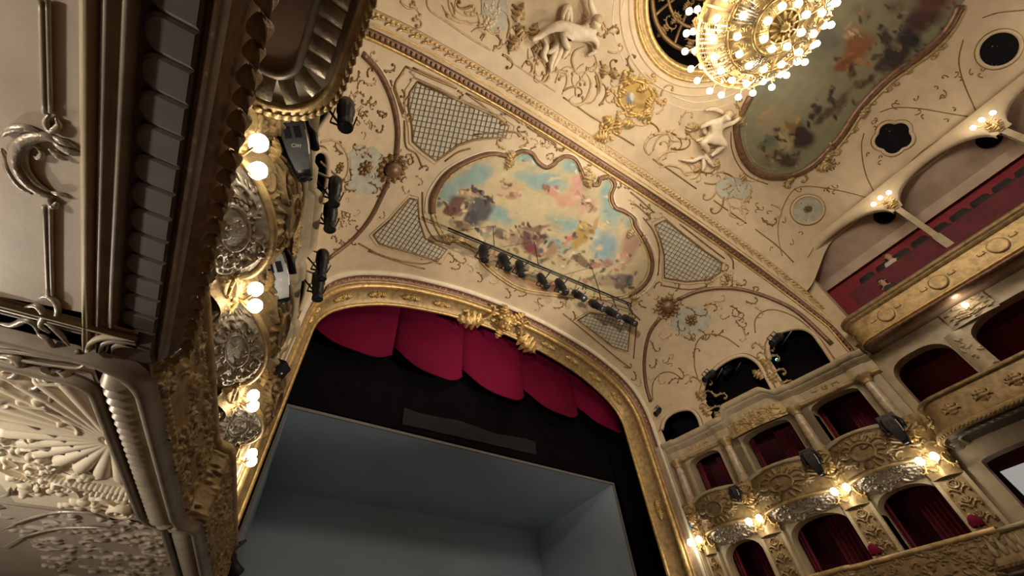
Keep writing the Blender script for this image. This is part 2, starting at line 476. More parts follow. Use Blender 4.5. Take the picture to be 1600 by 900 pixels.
# crown cartouche with a mask
ic = NF // 2 + 3
a, b, n, t = fr(ic)
cpos = a + (b - a) * 0.36 + n * 0.03
upd = (b - a).normalized()
cm = frame_m(cpos, n, upd, 1.65)
mb = MB()
mb.ball((0, 0.06, 0.10), 0.19, 14, 10, (0.85, 1.1, 0.75))               # face
mb.ball((0, 0.02, 0.25), 0.045, 8, 6, (0.8, 1.3, 1))                     # nose
for sx in (-1, 1):
    mb.ball((sx * 0.07, 0.10, 0.21), 0.036, 8, 6); mb.ball((sx * 0.08, 0.0, 0.2), 0.05, 8, 6)
    mb.tube([V((sx * 0.02, 0.15, 0.22)), V((sx * 0.08, 0.17, 0.21)), V((sx * 0.14, 0.12, 0.16))], [.02, .025, .01], 6)
mb.ball((0, -0.075, 0.2), 0.045, 8, 5, (1.3, 0.5, 0.6))
for k in range(7):
    a_ = pi * (0.1 + 0.8 * k / 6); mb.ball((0.2 * math.cos(a_), 0.08 + 0.2 * math.sin(a_), 0.09), 0.06, 7, 5)
mb.v = [tuple(cm @ V(p)) for p in mb.v]
mask = mb.build('mask', 'gold', pf)
for sx in (-1, 1):
    inst(ME['scr_g'], 'scroll', pf, cm @ Matrix.Translation((sx * 0.42, 0.05, 0.05)) @ Matrix.Rotation(sx * -1.2, 4, 'Z') @ Matrix.Scale(1.0, 4))
    inst(ME['scrf_g'], 'scroll', pf, cm @ Matrix.Translation((sx * 0.68, -0.1, 0.05)) @ Matrix.Rotation(sx * 0.3, 4, 'Z') @ Matrix.Scale(0.85, 4))
    inst(ME['leaf_g'], 'acanthus_leaf', pf, cm @ Matrix.Translation((sx * 0.5, -0.12, 0.06)) @ Matrix.Rotation(-sx * 1.9, 4, 'Z') @ Matrix.Scale(2.0, 4))
    inst(ME['leaf_g'], 'acanthus_leaf', pf, cm @ Matrix.Translation((sx * 0.12, 0.2, 0.06)) @ Matrix.Rotation(-sx * 0.5, 4, 'Z') @ Matrix.Scale(1.0, 4))
inst(ME['leaf_g'], 'acanthus_leaf', pf, cm @ Matrix.Translation((0, -0.12, 0.06)) @ Matrix.Rotation(pi, 4, 'Z') @ Matrix.Scale(0.9, 4))

# ---- sounding-board vault between the frame and the great arch
A1K = [(7.75, 7.0), (7.75, 7.7), (7.75, 8.45), (7.48, 9.2), (6.95, 10.05), (6.2, 10.75), (5.35, 11.3), (4.5, 11.68), (3.3, 12.08), (1.7, 12.27), (0.5, 12.32), (0, 12.32)]
A0V = [(6.34, 7.0), (6.34, 7.5)] + A0K
NV = 190
yl = lambda z: 2.6 + 0.156 * max(0.0, z - 8.45)
VA0 = half_to_full(halfcurve(A0V, NV, lambda z: 8.9)); VA1 = half_to_full(halfcurve(A1K, NV, yl))
UK = [(8.18, 7.0, 2.2), (8.2, 8.0, 2.22), (8.12, 9.0, 2.29), (7.75, 9.8, 2.33), (7.2, 10.45, 2.37), (6.3, 11.2, 2.42), (4.4, 12.22, 2.52), (2, 12.8, 2.58), (0.6, 12.92, 2.6), (0, 12.92, 2.6)]
VU = half_to_full([tuple(q) for q in resample(np.array(crom(UK, 10)), NV)])
def poly_in(x, y, P):
    c = False; j = len(P) - 1
    for i in range(len(P)):
        if (P[i][1] > y) != (P[j][1] > y) and x < (P[j][0] - P[i][0]) * (y - P[i][1]) / (P[j][1] - P[i][1]) + P[i][0]: c = not c
        j = i
    return c
def px(p):
    q = R.T @ np.array(p); return 800 + FPX * q[0] / q[2], 450 + FPX * q[1] / q[2]
HOLES = [[(1034, 672), (1040, 655), (1056, 643), (1078, 640), (1091, 652), (1098, 672), (1112, 705), (1058, 735)],
         [(1098, 612), (1105, 592), (1123, 572), (1145, 559), (1165, 556), (1185, 568), (1198, 590), (1218, 628), (1124, 685)],
         [(1203, 562), (1200, 540), (1208, 526), (1225, 517), (1250, 513), (1268, 520), (1281, 535), (1310, 578), (1236, 618)]]
NT = 150
rows = [VA0 + (VA1 - VA0) * (i / NT) for i in range(NT + 1)]
vv = np.array(rows); nv_ = 2 * NV - 1
vb = MB(); vb.v = [tuple(p) for r in rows for p in r]
full_f = []
for i in range(NT):
    for j in range(nv_ - 1):
        f = (i * nv_ + j, i * nv_ + j + 1, (i + 1) * nv_ + j + 1, (i + 1) * nv_ + j); full_f.append(f)
        c = (vv[i, j] + vv[i, j + 1] + vv[i + 1, j] + vv[i + 1, j + 1]) / 4
        if c[2] < 9.9:
            cr_ = (CX + abs(c[0] - CX), c[1], c[2]); x, y = px(cr_)
            if any(poly_in(x, y, h) for h in HOLES): continue
        vb.f.append(f)
BV = {'vault': BVHTree.FromPolygons(vb.v, full_f)}
vault = struct(vb.build('ceiling_vault', 'cream'), 'cream vaulted sounding board above the stage arch')

# ---- great arch moulding between vault and ceiling
AT = tang((VA1 + VU) / 2); AD = VU - VA1
AN = np.cross(AT, AD / np.linalg.norm(AD, axis=1, keepdims=True)); AN /= np.linalg.norm(AN, axis=1, keepdims=True)
AN *= np.sign(((np.array([CX, 2.0, 5.0]) - VA1) * AN).sum(1))[:, None]
ga = thing('great_arch_moulding', 'wide gilded arch moulding between the vault and the main ceiling', 'moulding', (CX, 2.5, 7.2))
strip(VA1, VU, AN, [(-0.02, -0.05)] + arcprof(0.0, 0.09, 0.05, 5, 0.01)).build('edge_torus', 'gold', ga)
strip(VA1, VU, AN, [(0.09, 0.01), (0.10, -0.03), (0.36, -0.03), (0.37, 0.02)]).build('dark_band', 'bronze', ga)
strip(VA1, VU, AN, [(0.37, 0.02), (0.38, 0.05), (0.40, 0.05), (0.41, 0.02), (0.50, 0.0)]).build('plain_band', 'cream', ga)
strip(VA1, VU, AN, arcprof(0.50, 0.54, 0.03, 4)).build('gold_fillet', 'gold', ga)
strip(VA1, VU, AN, [(0.54, 0.0), (0.58, -0.02), (0.78, -0.02), (0.80, 0.01)]).build('swag_band', 'cream', ga)
strip(VA1, VU, AN, [(0.80, 0.01), (0.82, 0.03), (0.92, 0.02), (1.0, -0.01), (1.02, -0.1)]).build('rope_bed', 'cream', ga)
arcl = np.r_[0, np.cumsum(np.linalg.norm(np.diff((VA1 + VU) / 2, axis=0), axis=1))]
def along(step, start=0.0):
    t = np.arange(start, arcl[-1], step)
    idx = np.interp(t, arcl, np.arange(len(arcl)))
    for q in idx:
        i = int(q); g = q - i; j = min(i + 1, len(arcl) - 1)
        L_ = lambda A: V(A[i] + (A[j] - A[i]) * g)
        yield L_(VA1), L_(VU), L_(AN).normalized(), L_(AT).normalized()
mb = MB(); mb.ball((0, 0, 0), 0.05, 8, 6, (0.75, 1.6, 0.75)); ME['rope'] = mk(mb, 'rope_bead', 'gold')
mb = MB(); mb.tube([V((x, 0.06 - 1.6 * x * x, 0.015)) for x in np.linspace(-0.16, 0.16, 9)], [.006, .016, .022, .026, .028, .026, .022, .016, .006], 6)
mb.ball((0, 0.055, 0.03), 0.03, 6, 5); ME['swaglet'] = mk(mb, 'swag_relief', 'gold')
mb = MB(); mb.ball((0, 0, 0.0), 0.05, 6, 5, (1, 1.3, 0.8)); ME['egg'] = mk(mb, 'egg', 'bronze')
for a, b, n, t in along(0.135): 
    if a.z > 7.3: inst(ME['rope'], 'rope_bead', ga, frame_m(a + (b - a) * 0.86 + n * 0.03, n, (t + (b - a).normalized() * 0.5).normalized()))
for a, b, n, t in along(0.34, 0.1):
    if a.z > 7.3: inst(ME['swaglet'], 'swag_relief', ga, frame_m(a + (b - a) * 0.68, n, (b - a).normalized(), 0.95))
for a, b, n, t in along(0.15, 0.05):
    if a.z > 7.3: inst(ME['egg'], 'egg', ga, frame_m(a + (b - a) * 0.23 - n * 0.03, n, (b - a).normalized(), 0.95))

# ---- ceiling: flat field with coved sides, holed for the round opening
CPK = [(8.42, 11.42), (8.3, 11.78), (7.9, 12.18), (7.3, 12.58), (6.5, 12.92), (5.5, 13.14), (4.3, 13.26), (2, 13.3), (0, 13.3)]
NC = 90
uu = [q for q in crom(UK, 10) if q[1] > 9.85]
CU = half_to_full([tuple(q) for q in resample(np.array(uu), NC)])
CP = half_to_full([(q[0], q[1], 0.0) for q in resample(np.array(crom(CPK, 10)), NC)])
ys = [None, 2.15, 1.9, 1.6, 1.3, 1.0, 0.75] + [0.55 - 0.12 * i for i in range(48)] + [-5.5 - i * 0.9 for i in range(15)]
RC, RR = (CX, -2.35), 2.4
rows = []
for y in ys:
    if y is None: rows.append(CU); continue
    k = min(1.0, (2.4 - y) / 1.7); k = k * k * (3 - 2 * k)
    q = CU * (1 - k) + CP * k; q[:, 1] = y if k >= 1 else np.minimum(CU[:, 1] - (2.4 - y) * 0.6, y); rows.append(q)
cv = np.array(rows); nc_ = cv.shape[1]
cb = MB(); cb.v = [tuple(p) for r in rows for p in r]; full_f = []
for i in range(len(rows) - 1):
    for j in range(nc_ - 1):
        f = (i * nc_ + j, (i + 1) * nc_ + j, (i + 1) * nc_ + j + 1, i * nc_ + j + 1); full_f.append(f)
        c = (cv[i, j] + cv[i, j + 1] + cv[i + 1, j] + cv[i + 1, j + 1]) / 4
        if math.hypot(c[0] - RC[0], c[1] - RC[1]) < RR - 0.12: continue
        cb.f.append(f)
BV['ceiling'] = BVHTree.FromPolygons(cb.v, full_f)
ceiling = struct(cb.build('ceiling', 'cream'), 'cream stucco ceiling over the auditorium')
# ================================================================ the stage
EDGE = [-6.25, -3.45, -0.95, 1.6, 4.12, 6.35]
SWL = ['leftmost red velvet swag, half hidden behind the gilded frame', 'second red velvet swag from the left under the stage arch',
       'middle red velvet swag under the gilded mask of the arch', 'fourth red velvet swag from the left under the stage arch',
       'rightmost red velvet swag under the stage arch']
for k in range(5):
    xa, xb = EDGE[k], EDGE[k + 1]
    t = thing('curtain_swag', SWL[k], 'curtain', (CX + (xa + xb) / 2, 10.4, 8.4), 'red swags under the stage arch')
    nu, nvv = 36, 22; rows = []; hem = []
    for j in range(nvv + 1):
        v = j / nvv; row = []
        for i in range(nu + 1):
            u = i / nu
            zb = 8.42 + 0.95 * max(0, (0.62 - u) / 0.62) ** 2.4 + 0.5 * max(0, (u - 0.62) / 0.38) ** 2.6
            if k == 4: zb = 8.42 + 0.95 * max(0, (0.7 - u) / 0.7) ** 2.4 + 0.35 * max(0, (u - 0.7) / 0.3) ** 2.6
            zt = 11.6
            z = zt + (zb - zt) * v
            y = 10.62 - 0.34 * math.sin(pi * u ** 0.85) ** 0.75 * (0.35 + 0.65 * v) + 0.16 * (1 - u) - 0.05 * u - 0.02 * math.sin(9 * u + 2.2 * v)
            x = xa + (xb - xa + 0.06) * u + 0.12 * v * (1 - u)
            p = V((CX + x, y, z)); row.append(p)
            if j == nvv: hem.append(p)
        rows.append(row)
    MB().loft(rows).build('cloth', 'red', t)
    MB().tube(hem, 0.028, 6).build('hem', 'red', t)
mb = MB(); mb.tube([V((CX - 7.5, 10.75, 11.62)), V((CX + 7.5, 10.75, 11.62))], .06, 8)
tag(mb.build('curtain_batten', 'metal_black'), 'black batten carrying the red swags behind the stage arch', 'batten')
mb = MB(); mb.box((CX, 11.02, 9.6), (14.5, 0.03, 5.8))
tag(mb.build('stage_border', 'black', smooth=False), 'black cloth border hanging above the stage set', 'drape')
for s in (-1, 1):
    mb = MB(); mb.box((CX + s * 7.0, 10.9, 5.4), (2.5, 0.04, 14))
    tag(mb.build('side_drape', 'black', smooth=False), 'black side drape on the %s side of the stage' % SIDE[s], 'drape', 'black side drapes')
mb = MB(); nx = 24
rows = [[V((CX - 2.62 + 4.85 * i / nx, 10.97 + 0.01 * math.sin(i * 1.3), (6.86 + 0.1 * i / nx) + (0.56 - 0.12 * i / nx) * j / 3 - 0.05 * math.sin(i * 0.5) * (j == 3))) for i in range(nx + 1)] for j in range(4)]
mb.loft(rows); tag(mb.build('gauze_panel', 'gauze', smooth=True), 'dim grey gauze strip on the black border over the stage', 'drape')  # grey strip stands in for a dim reflection on the drape
st = thing('stage_set', 'dark grey box set with bare walls on the stage', 'stage set', (CX, 11.1, -1.5))
def slab(p, q, r_, s_, th, name, m, par):
    p, q, r_, s_ = map(V, (p, q, r_, s_)); n = (q - p).cross(s_ - p).normalized() * th
    MB().hexa([p, q, r_, s_, p + n, q + n, r_ + n, s_ + n]).build(name, m, par, smooth=False)
f0, b0, hb = 5.66, 5.25, 6.32
slab((CX - f0, 11.1, 6.6), (CX + f0, 11.1, 6.6), (CX + b0, 15.4, hb), (CX - b0, 15.4, hb), 0.06, 'set_ceiling', 'set_grey', st)
slab((CX - f0, 11.1, -1.4), (CX - f0, 11.1, 6.6), (CX - b0, 15.4, hb), (CX - b0, 15.4, -1.4), 0.06, 'set_wall', 'set_grey', st)
slab((CX + b0, 15.4, -1.4), (CX + b0, 15.4, hb), (CX + f0, 11.1, 6.6), (CX + f0, 11.1, -1.4), 0.06, 'set_wall', 'set_grey', st)
slab((CX - b0, 15.4, -1.4), (CX - b0, 15.4, hb), (CX + b0, 15.4, hb), (CX + b0, 15.4, -1.4), 0.06, 'set_back', 'set_grey', st)
MB().box((CX, 11.07, 6.63), (2 * f0 + 0.16, 0.06, 0.075)).build('front_edge', 'set_edge', st, smooth=False)
for s in (-1, 1): MB().box((CX + s * (f0 + 0.04), 11.07, 2.6), (0.07, 0.06, 8)).build('front_edge', 'set_edge', st, smooth=False)
mb = MB(); mb.box((CX, 13.0, -1.45), (16, 7.8, 0.1)); struct(mb.build('floor', 'set_grey', smooth=False), 'stage floor')
mb = MB(); mb.box((CX, 16.5, 6), (20, 0.2, 17)); struct(mb.build('wall_stage', 'black', smooth=False), 'black back wall of the stage')
for s in (-1, 1):
    mb = MB(); mb.box((CX + s * 9.6, 13, 6), (0.2, 8, 17)); struct(mb.build('wall_stage', 'black', smooth=False), 'black side wall of the stage')
mb = MB(); mb.box((CX, 13, 14.3), (20, 8, 0.2)); struct(mb.build('ceiling_stage', 'black', smooth=False), 'black stage grid ceiling')

# ================================================================ proscenium boxes on both side walls
BAY = [(7.25, 8.35), (4.95, 6.45), (2.95, 4.3)]
PIER = [8.66, 6.85, 4.62, 2.66]
def panel(P, y0, y1, zb, zt, o0, o1, zo, rise, d0, d1, n=20, power=2.4):
    """wall panel with an arched opening; P(y,z,off) -> point; returns MB"""
    inn = [(o0, zb)] + [((o0 + o1) / 2 - (o1 - o0) / 2 * math.copysign(abs(math.cos(pi * i / n)) ** (2 / power), math.cos(pi * i / n)),
                         zo - rise + rise * abs(math.sin(pi * i / n)) ** (2 / power)) for i in range(n + 1)] + [(o1, zb)]
    out = [(y0, zb)] + [(y0 + (y1 - y0) * (0 if i == 0 else 1 if i == n else min(1, max(0, (inn[i + 1][0] - o0) / (o1 - o0)))), zt if 0 < i < n else inn[i + 1][1]) for i in range(n + 1)] + [(y1, zb)]
    out.insert(2, (y0, zt)); inn.insert(2, inn[2]); out.insert(-2, (y1, zt)); inn.insert(-2, inn[-3])
    mb = MB()
    mb.loft([[P(y, z, d0) for y, z in out], [P(y, z, d0) for y, z in inn], [P(y, z, d1) for y, z in inn]])
    return mb
def drape(P, y0, y1, z0, z1, off, k=7, amp=0.05, n=40, bulge=0.0):
    mb = MB(); rows = []
    for j in range(5):
        v = j / 4
        rows.append([P(y0 + (y1 - y0) * i / n, z0 + (z1 - z0) * v, off + amp * math.sin(2 * pi * k * i / n + 0.5 * v) - bulge * v) for i in range(n + 1)])
    return mb.loft(rows)

def relief_parapet(seed):
    r = Relief(1.6, 1.0, 120, 72)
    r.oval(0.8, 0.5, 0.26, 0.2, 0.03, 0.05); r.leaffan(0.8, 0.5, 0.3, 0.42, 0, 2 * pi, 18, 0.035, 0.045)
    for sx in (-1, 1):
        r.scroll(0.8 + sx * 0.3, 0.3, 0.34, 0 if sx > 0 else pi, sx, 0.04, 0.055, 4)
        r.scroll(0.8 + sx * 0.3, 0.74, 0.3, 0 if sx > 0 else pi, -sx, 0.035, 0.05, 3)
        r.leaffan(0.8 + sx * 0.78, 0.45, 0.03, 0.24, pi * .5 - 1.2, pi * .5 + 1.2, 7, 0.03, 0.05)
    r.scatter(16, seed, 0.2, 0.022, 0.035)
    for x in np.linspace(0.03, 1.57, 40): r.dot(x, 0.05, 0.022, 0.03); r.dot(x, 0.95, 0.022, 0.03)
    return r
def relief_under(seed):
    r = Relief(1.6, 0.8, 130, 66)
    r.oval(0.8, 0.42, 0.3, 0.17, 0.022, 0.03); r.h += 0.0
    for sx in (-1, 1):
        for q, (x, y, L, a) in enumerate(((0.4, 0.12, 0.3, 0.4), (0.42, 0.66, 0.3, -0.5), (0.62, 0.4, 0.26, 1.2))):
            r.scroll(0.8 + sx * x, y, L, a if sx > 0 else pi - a, sx * (1 if q != 1 else -1), 0.04, 0.055, 4)
    for k in range(9):
        a = 2 * pi * k / 9; r.scroll(0.8 + 0.42 * math.cos(a), 0.42 + 0.25 * math.sin(a), 0.2, a, 1 if k % 2 else -1, 0.03, 0.045, 3)
    r.scatter(22, seed, 0.18, 0.022, 0.035)
    for k in range(26):
        a = 2 * pi * k / 26; r.dot(0.8 + 0.37 * math.cos(a), 0.42 + 0.22 * math.sin(a), 0.024, 0.035)
    return r
def relief_pier(seed):
    r = Relief(0.7, 1.4, 60, 110)
    for y in (0.25, 0.62, 1.0):
        for sx in (-1, 1): r.scroll(0.35 + sx * 0.04, y, 0.26, pi / 2 - sx * 0.5, -sx, 0.03, 0.05, 4)
        r.leaffan(0.35, y + 0.1, 0.02, 0.16, 0.6, pi - 0.6, 5, 0.028, 0.05)
    r.oval(0.35, 1.22, 0.14, 0.1, 0.025, 0.05); r.scatter(8, seed, 0.16, 0.02, 0.035)
    return r

def gridsurf(fn):
    """fn(u,v) -> point, vectorised through python; returns func for Relief.apply with normals facing 'toward'"""
    def f(u, v):
        p = np.empty(u.shape + (3,))
        for j in range(u.shape[0]):
            for i in range(u.shape[1]): p[j, i] = fn(u[j, i], v[j, i])
        return p
    return f
def carve(rel, fn, toward, name, m, parent):
    f = gridsurf(fn)
    def g(u, v):
        p = f(u, v); n = surf_normals(p)
        c = p.reshape(-1, 3).mean(0); sgn = np.sign(((np.array(toward) - p) * n).sum(2).mean()); return p, n * (sgn if sgn else 1)
    return rel.apply(g).build(name, m, parent)

RP = [relief_parapet(k) for k in range(3)]
RU = [relief_under(10 + k) for k in range(3)]
RK = relief_pier(31)
ORDN = ['nearest the stage', 'in the middle', 'farthest from the stage']
HOUSE = (CX, 3.0, 2.0)
def box_bay(s, k, tier):
    y0, y1 = BAY[k]; P = lambda y, z, o: Wp(s, y, z, o)
    zb, zo = (5.05, 6.5) if tier == 2 else (2.5, 3.87)
    b0_, b1_ = (PIER[k + 1], PIER[k])
    what = 'upper' if tier == 2 else 'lower'
    t = thing('theatre_box', '%s box on the %s wall, the one %s, with dark red interior' % (what, SIDE[s], ORDN[k]), 'theatre box', Wp(s, (y0 + y1) / 2, zb, 0.6), '%s boxes beside the stage' % what)
    panel(P, b0_, b1_, zb - 0.25, zo + 0.14, y0, y1, zo, 0.28 if tier == 2 else 0.42, 0.3, 0.62, power=2.9 if tier == 2 else 2.3).build('surround', 'ivory', t, smooth=False)
    # interior
    mb = MB(); mb.loft([[P(b0_ + .02, zb - .3, .6), P(b0_ + .02, zb - .3, 2.0), P(b1_ - .02, zb - .3, 2.0), P(b1_ - .02, zb - .3, .6)], [P(b0_ + .02, zo + .3, .6), P(b0_ + .02, zo + .3, 2.0), P(b1_ - .02, zo + .3, 2.0), P(b1_ - .02, zo + .3, .6)]])
    mb.build('inner_wall', 'red_dark', t, smooth=False)
    MB().loft([[P(b0_, zo + .25, .6), P(b1_, zo + .25, .6)], [P(b0_, zo + .25, 2.0), P(b1_, zo + .25, 2.0)]]).build('inner_ceiling', 'red_dark', t, smooth=False)
    c0 = y0 + (y1 - y0) * (0.12 if tier == 1 else 0.1)
    drape(P, c0, y0 + (y1 - y0) * 0.62, zb - .2, zo + .1, 1.25, 6, 0.06).build('curtain', 'curtain_red', t)
    if s > 0 or tier == 1:
        drape(P, y1 - .12, y1 + .02, zb - .2, zo, 0.8, 2, 0.04, 14).build('curtain', 'curtain_red', t)
    # parapet
    if tier == 2:
        def offu(u): return 0.12 - 0.46 * max(0.0, math.sin(pi * u)) ** 0.55
        ya, yb = b0_ + 0.16, b1_ - 0.16
        carve(RP[k], lambda u, v: Wp(s, ya + (yb - ya) * u, 4.18 + 0.9 * v, offu(u) * (0.86 + 0.14 * v) - 0.09 * math.sin(pi * v)), HOUSE, 'parapet', 'ochre', t)
        rail = [Wp(s, ya + (yb - ya) * i / 24, 5.11, offu(i / 24) - 0.02) for i in range(25)]
        MB().tube(rail, 0.055, 8).build('handrail', 'ivory', t)
        MB().loft([[Wp(s, ya + (yb - ya) * i / 24, 5.1, offu(i / 24)) for i in range(25)], [Wp(s, ya + (yb - ya) * i / 24, 5.1, .62) for i in range(25)]]).build('ledge', 'ivory', t)
        edge = [Wp(s, ya + (yb - ya) * i / 24, 4.17, offu(i / 24) * .9 - 0.02) for i in range(25)]
        MB().tube(edge, 0.045, 8).build('lower_moulding', 'gold_soft', t)
        carve(RU[k], lambda u, v: Wp(s, ya + (yb - ya) * u, 4.16 - 0.30 * v + 0.06 * math.sin(pi * v), offu(u) * 0.86 * (1 - v) + 0.31 * v), (CX, 3, -1), 'underside', 'silver', t)
for s in (-1, 1):
    for tier in (1, 2):
        for k in range(3): box_bay(s, k, tier)

for s in (-1, 1):
    mb = MB(); mb.hexa([V((CX + s * 6.22, 8.88, -1.5)), V((CX + s * 6.95, 8.88, -1.5)), V((CX + s * 6.95, 9.2, -1.5)), V((CX + s * 6.22, 9.2, -1.5)), V((CX + s * 6.22, 8.88, 7.1)), V((CX + s * 6.95, 8.88, 7.1)), V((CX + s * 6.95, 9.2, 7.1)), V((CX + s * 6.22, 9.2, 7.1))])
    struct(mb.build('wall_pier', 'ivory', smooth=False), 'ivory wall strip beside the gilded frame')
# engaged columns, pilasters, consoles and wall lamps on the piers
PL = ['the one beside the gilded frame', 'second from the gilded frame', 'third from the gilded frame', 'the one at the great arch']
mb = MB(); mb.lathe([(0.0, 0.07), (0.03, 0.068), (0.055, 0.045), (0.068, 0.0), (0.055, -0.045), (0.03, -0.066), (0.0, -0.07)], 14); ME['bulb'] = mk(mb, 'bulb', 'bulb')
def sconce_light(name, loc, energy, parent, r=0.07):
    ld = bpy.data.lights.new(name, 'POINT'); ld.energy = energy; ld.color = WARM; ld.shadow_soft_size = r
    o = bpy.data.objects.new(name, ld); COL.objects.link(o); o.location = V(loc) - org(parent); o.parent = parent
    return o
LAMPY = [8.80, 6.93, 4.63, 2.70]
for s in (-1, 1):
    n = Wn(s)
    for k, y in enumerate(PIER):
        wd = 0.32 if k else 0.2
        # shaft of the pier (structure behind column)
        mb = MB(); mb.hexa([Wp(s, y - wd, 2.3, .3), Wp(s, y + wd, 2.3, .3), Wp(s, y + wd, 2.3, .9), Wp(s, y - wd, 2.3, .9), Wp(s, y - wd, 6.6, .3), Wp(s, y + wd, 6.6, .3), Wp(s, y + wd, 6.6, .9), Wp(s, y - wd, 6.6, .9)])
        struct(mb.build('wall_pier', 'ivory', smooth=False), 'ivory wall pier between the boxes')
        t = thing('engaged_column', 'slim marbled column between upper boxes on the %s wall, %s' % (SIDE[s], PL[k]), 'column', Wp(s, y, 5.15, .18), 'columns of the upper boxes')
        b = Wp(s, y, 0, .17); T = Matrix.Translation((b.x, b.y, 0))
        MB().lathe([(0.13, 5.38), (0.135, 5.6), (0.125, 6.0), (0.108, 6.3)], 16, T).build('shaft', 'column', t)
        MB().lathe([(0.19, 5.12), (0.19, 5.2), (0.16, 5.22), (0.18, 5.28), (0.15, 5.33), (0.13, 5.38)], 16, T).build('base', 'ivory', t)
        MB().lathe([(0.108, 6.3), (0.14, 6.32), (0.12, 6.35), (0.15, 6.43), (0.2, 6.5), (0.21, 6.56)], 16, T).build('capital', 'gold_soft', t)
        # lower pilaster
        t = thing('pilaster', 'carved gilded pilaster between lower boxes on the %s wall, %s' % (SIDE[s], PL[k]), 'pilaster', Wp(s, y, 2.4, .2), 'pilasters of the lower boxes')
        mb = MB(); mb.hexa([Wp(s, y - wd, 2.4, .2), Wp(s, y + wd, 2.4, .2), Wp(s, y + wd, 2.4, .295), Wp(s, y - wd, 2.4, .295), Wp(s, y - wd, 3.75, .2), Wp(s, y + wd, 3.75, .2), Wp(s, y + wd, 3.75, .295), Wp(s, y - wd, 3.75, .295)])
        mb.build('shaft', 'ivory', t, smooth=False)
        carve(RK, lambda u, v: Wp(s, y + (u - .5) * 1.5 * wd, 2.55 + 1.15 * v, .195), HOUSE, 'relief', 'ochre', t)
        # console under the column, between the parapets
        t2 = thing('console', 'gilded scrolled console below a column on the %s wall, %s' % (SIDE[s], PL[k]), 'console', Wp(s, y, 3.8, .1), 'consoles between the box parapets')
        def con(u, v): return Wp(s, y + (u - .5) * 2.5 * wd * (0.75 + .35 * v), 3.72 + 1.4 * v, 0.2 - 0.22 * v ** 1.3 - 0.14 * math.sin(pi * u))
        carve(RK, con, HOUSE, 'relief', 'gold_soft', t2)
        for sg in (-1, 1):
            inst(ME['scr_g'], 'scroll', t2, frame_m(con(.5 + .32 * sg, .2) + n * .05, n, (0, 0, 1), 0.7, sg * 1.3))
            inst(ME['leaf_g'], 'acanthus_leaf', t2, frame_m(con(.5 + .2 * sg, .75) + n * .05, n, (0, 0, -1), 1.0, sg * .5))
        # the lamp
        yl_ = LAMPY[k]; c = Wp(s, yl_, 4.02, -0.08)
        lt = thing('sconce', 'lit two-globe gilded wall lamp on the %s wall, %s' % (SIDE[s], PL[k]), 'lamp', c, 'wall lamps between the box tiers')
        mb = MB(); mb.lathe([(0, 0.05), (0.07, 0.04), (0.09, 0.0)], 12, frame_m(c - n * 0.1, n)); mb.build('backplate', 'gold', lt)
        for sg in (-1, 1):
            dy = V((-s * 0.183, 1, 0)).normalized() * 0.15 * sg
            e = c + dy + n * 0.1 + V((0, 0, 0.06))
            MB().tube([c - n * .08, c + n * 0.02 + dy * .4 - V((0, 0, .06)), c + dy * .9 + n * 0.08 - V((0, 0, .06)), e - V((0, 0, .05))], 0.014, 6).build('arm', 'gold', lt)
            inst(ME['bulb'], 'bulb', lt, Matrix.Translation(e) @ Matrix.Scale(1.3, 4))
        sconce_light('sconce_light', c + n * 0.24 + V((0, 0, -0.1)), 9.0, lt)
    # entablature
    path = []
    for i in range(90):
        y = 9.15 - (9.15 - 2.25) * i / 89
        q = max(0.0, min(1.0, (0.95 - abs(y - 5.7)) / 0.35)); q = q * q * (3 - 2 * q)
        brk = 0.0
        for pk in PIER: brk = max(brk, 1.0 if abs(y - pk) < 0.24 else 0.0)
        path.append((y, q * 0.26, -0.16 * q - 0.07 * brk))
    et = thing('entablature', 'moulded ivory entablature above the upper boxes on the %s wall' % SIDE[s], 'entablature', Wp(s, 5.7, 6.5, .3), 'entablatures of the side walls')
    def ent(prof, name, m): MB().loft([[Wp(s, y, z + dz * (z > 6.6), o + do) for y, dz, do in path] for o, z in prof]).build(name, m, et)
    ent([(.34, 6.5), (.22, 6.52), (.2, 6.58), (.22, 6.62), (.26, 6.63)], 'architrave', 'gold_soft')
    ent([(.26, 6.63), (.26, 6.9)], 'frieze', 'ivory')
    ent([(.26, 6.9), (.2, 6.93), (.18, 6.97), (.08, 7.0), (.08, 7.04)], 'bed_moulding', 'ivory')
    ent([(.08, 7.04), (.02, 7.06), (-.02, 7.12), (-.03, 7.2), (0.0, 7.22), (0.55, 7.24)], 'cornice', 'ivory')
    for k in range(3):
        ym = sum(BAY[k]) / 2
        for sg in (-1, 0, 1):
            inst(ME['scr_g' if sg else 'ros_g'], 'frieze_ornament', et, frame_m(Wp(s, ym + sg * .28, 6.77 + (.17 if k == 1 else 0), .25 - (.16 if k == 1 else 0)), n, (0, 0, 1), 0.42 if sg else .7, 0 if sg > 0 else pi))
    r = Relief(2.0, .5, 130, 36); r.scatter(26, 5, .24, .026, .045)
    for sx in (-1, 1): r.scroll(1 + sx * .1, .2, .34, 0 if sx > 0 else pi, sx, .04, .06, 4)
    carve(r, lambda u, v: Wp(s, 4.8 + 1.8 * u, 6.44 + .42 * v, .12 - .1 * math.sin(pi * u)), HOUSE, 'overdoor_relief', 'gold_soft', et)
    # dark space behind the spotlight openings
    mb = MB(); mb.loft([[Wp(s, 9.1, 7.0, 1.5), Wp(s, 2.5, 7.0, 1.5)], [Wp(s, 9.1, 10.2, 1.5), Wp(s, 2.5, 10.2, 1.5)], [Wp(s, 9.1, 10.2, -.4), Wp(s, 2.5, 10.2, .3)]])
    struct(mb.build('wall_lightroom', 'hole', smooth=False), 'dark void behind the spotlight openings')
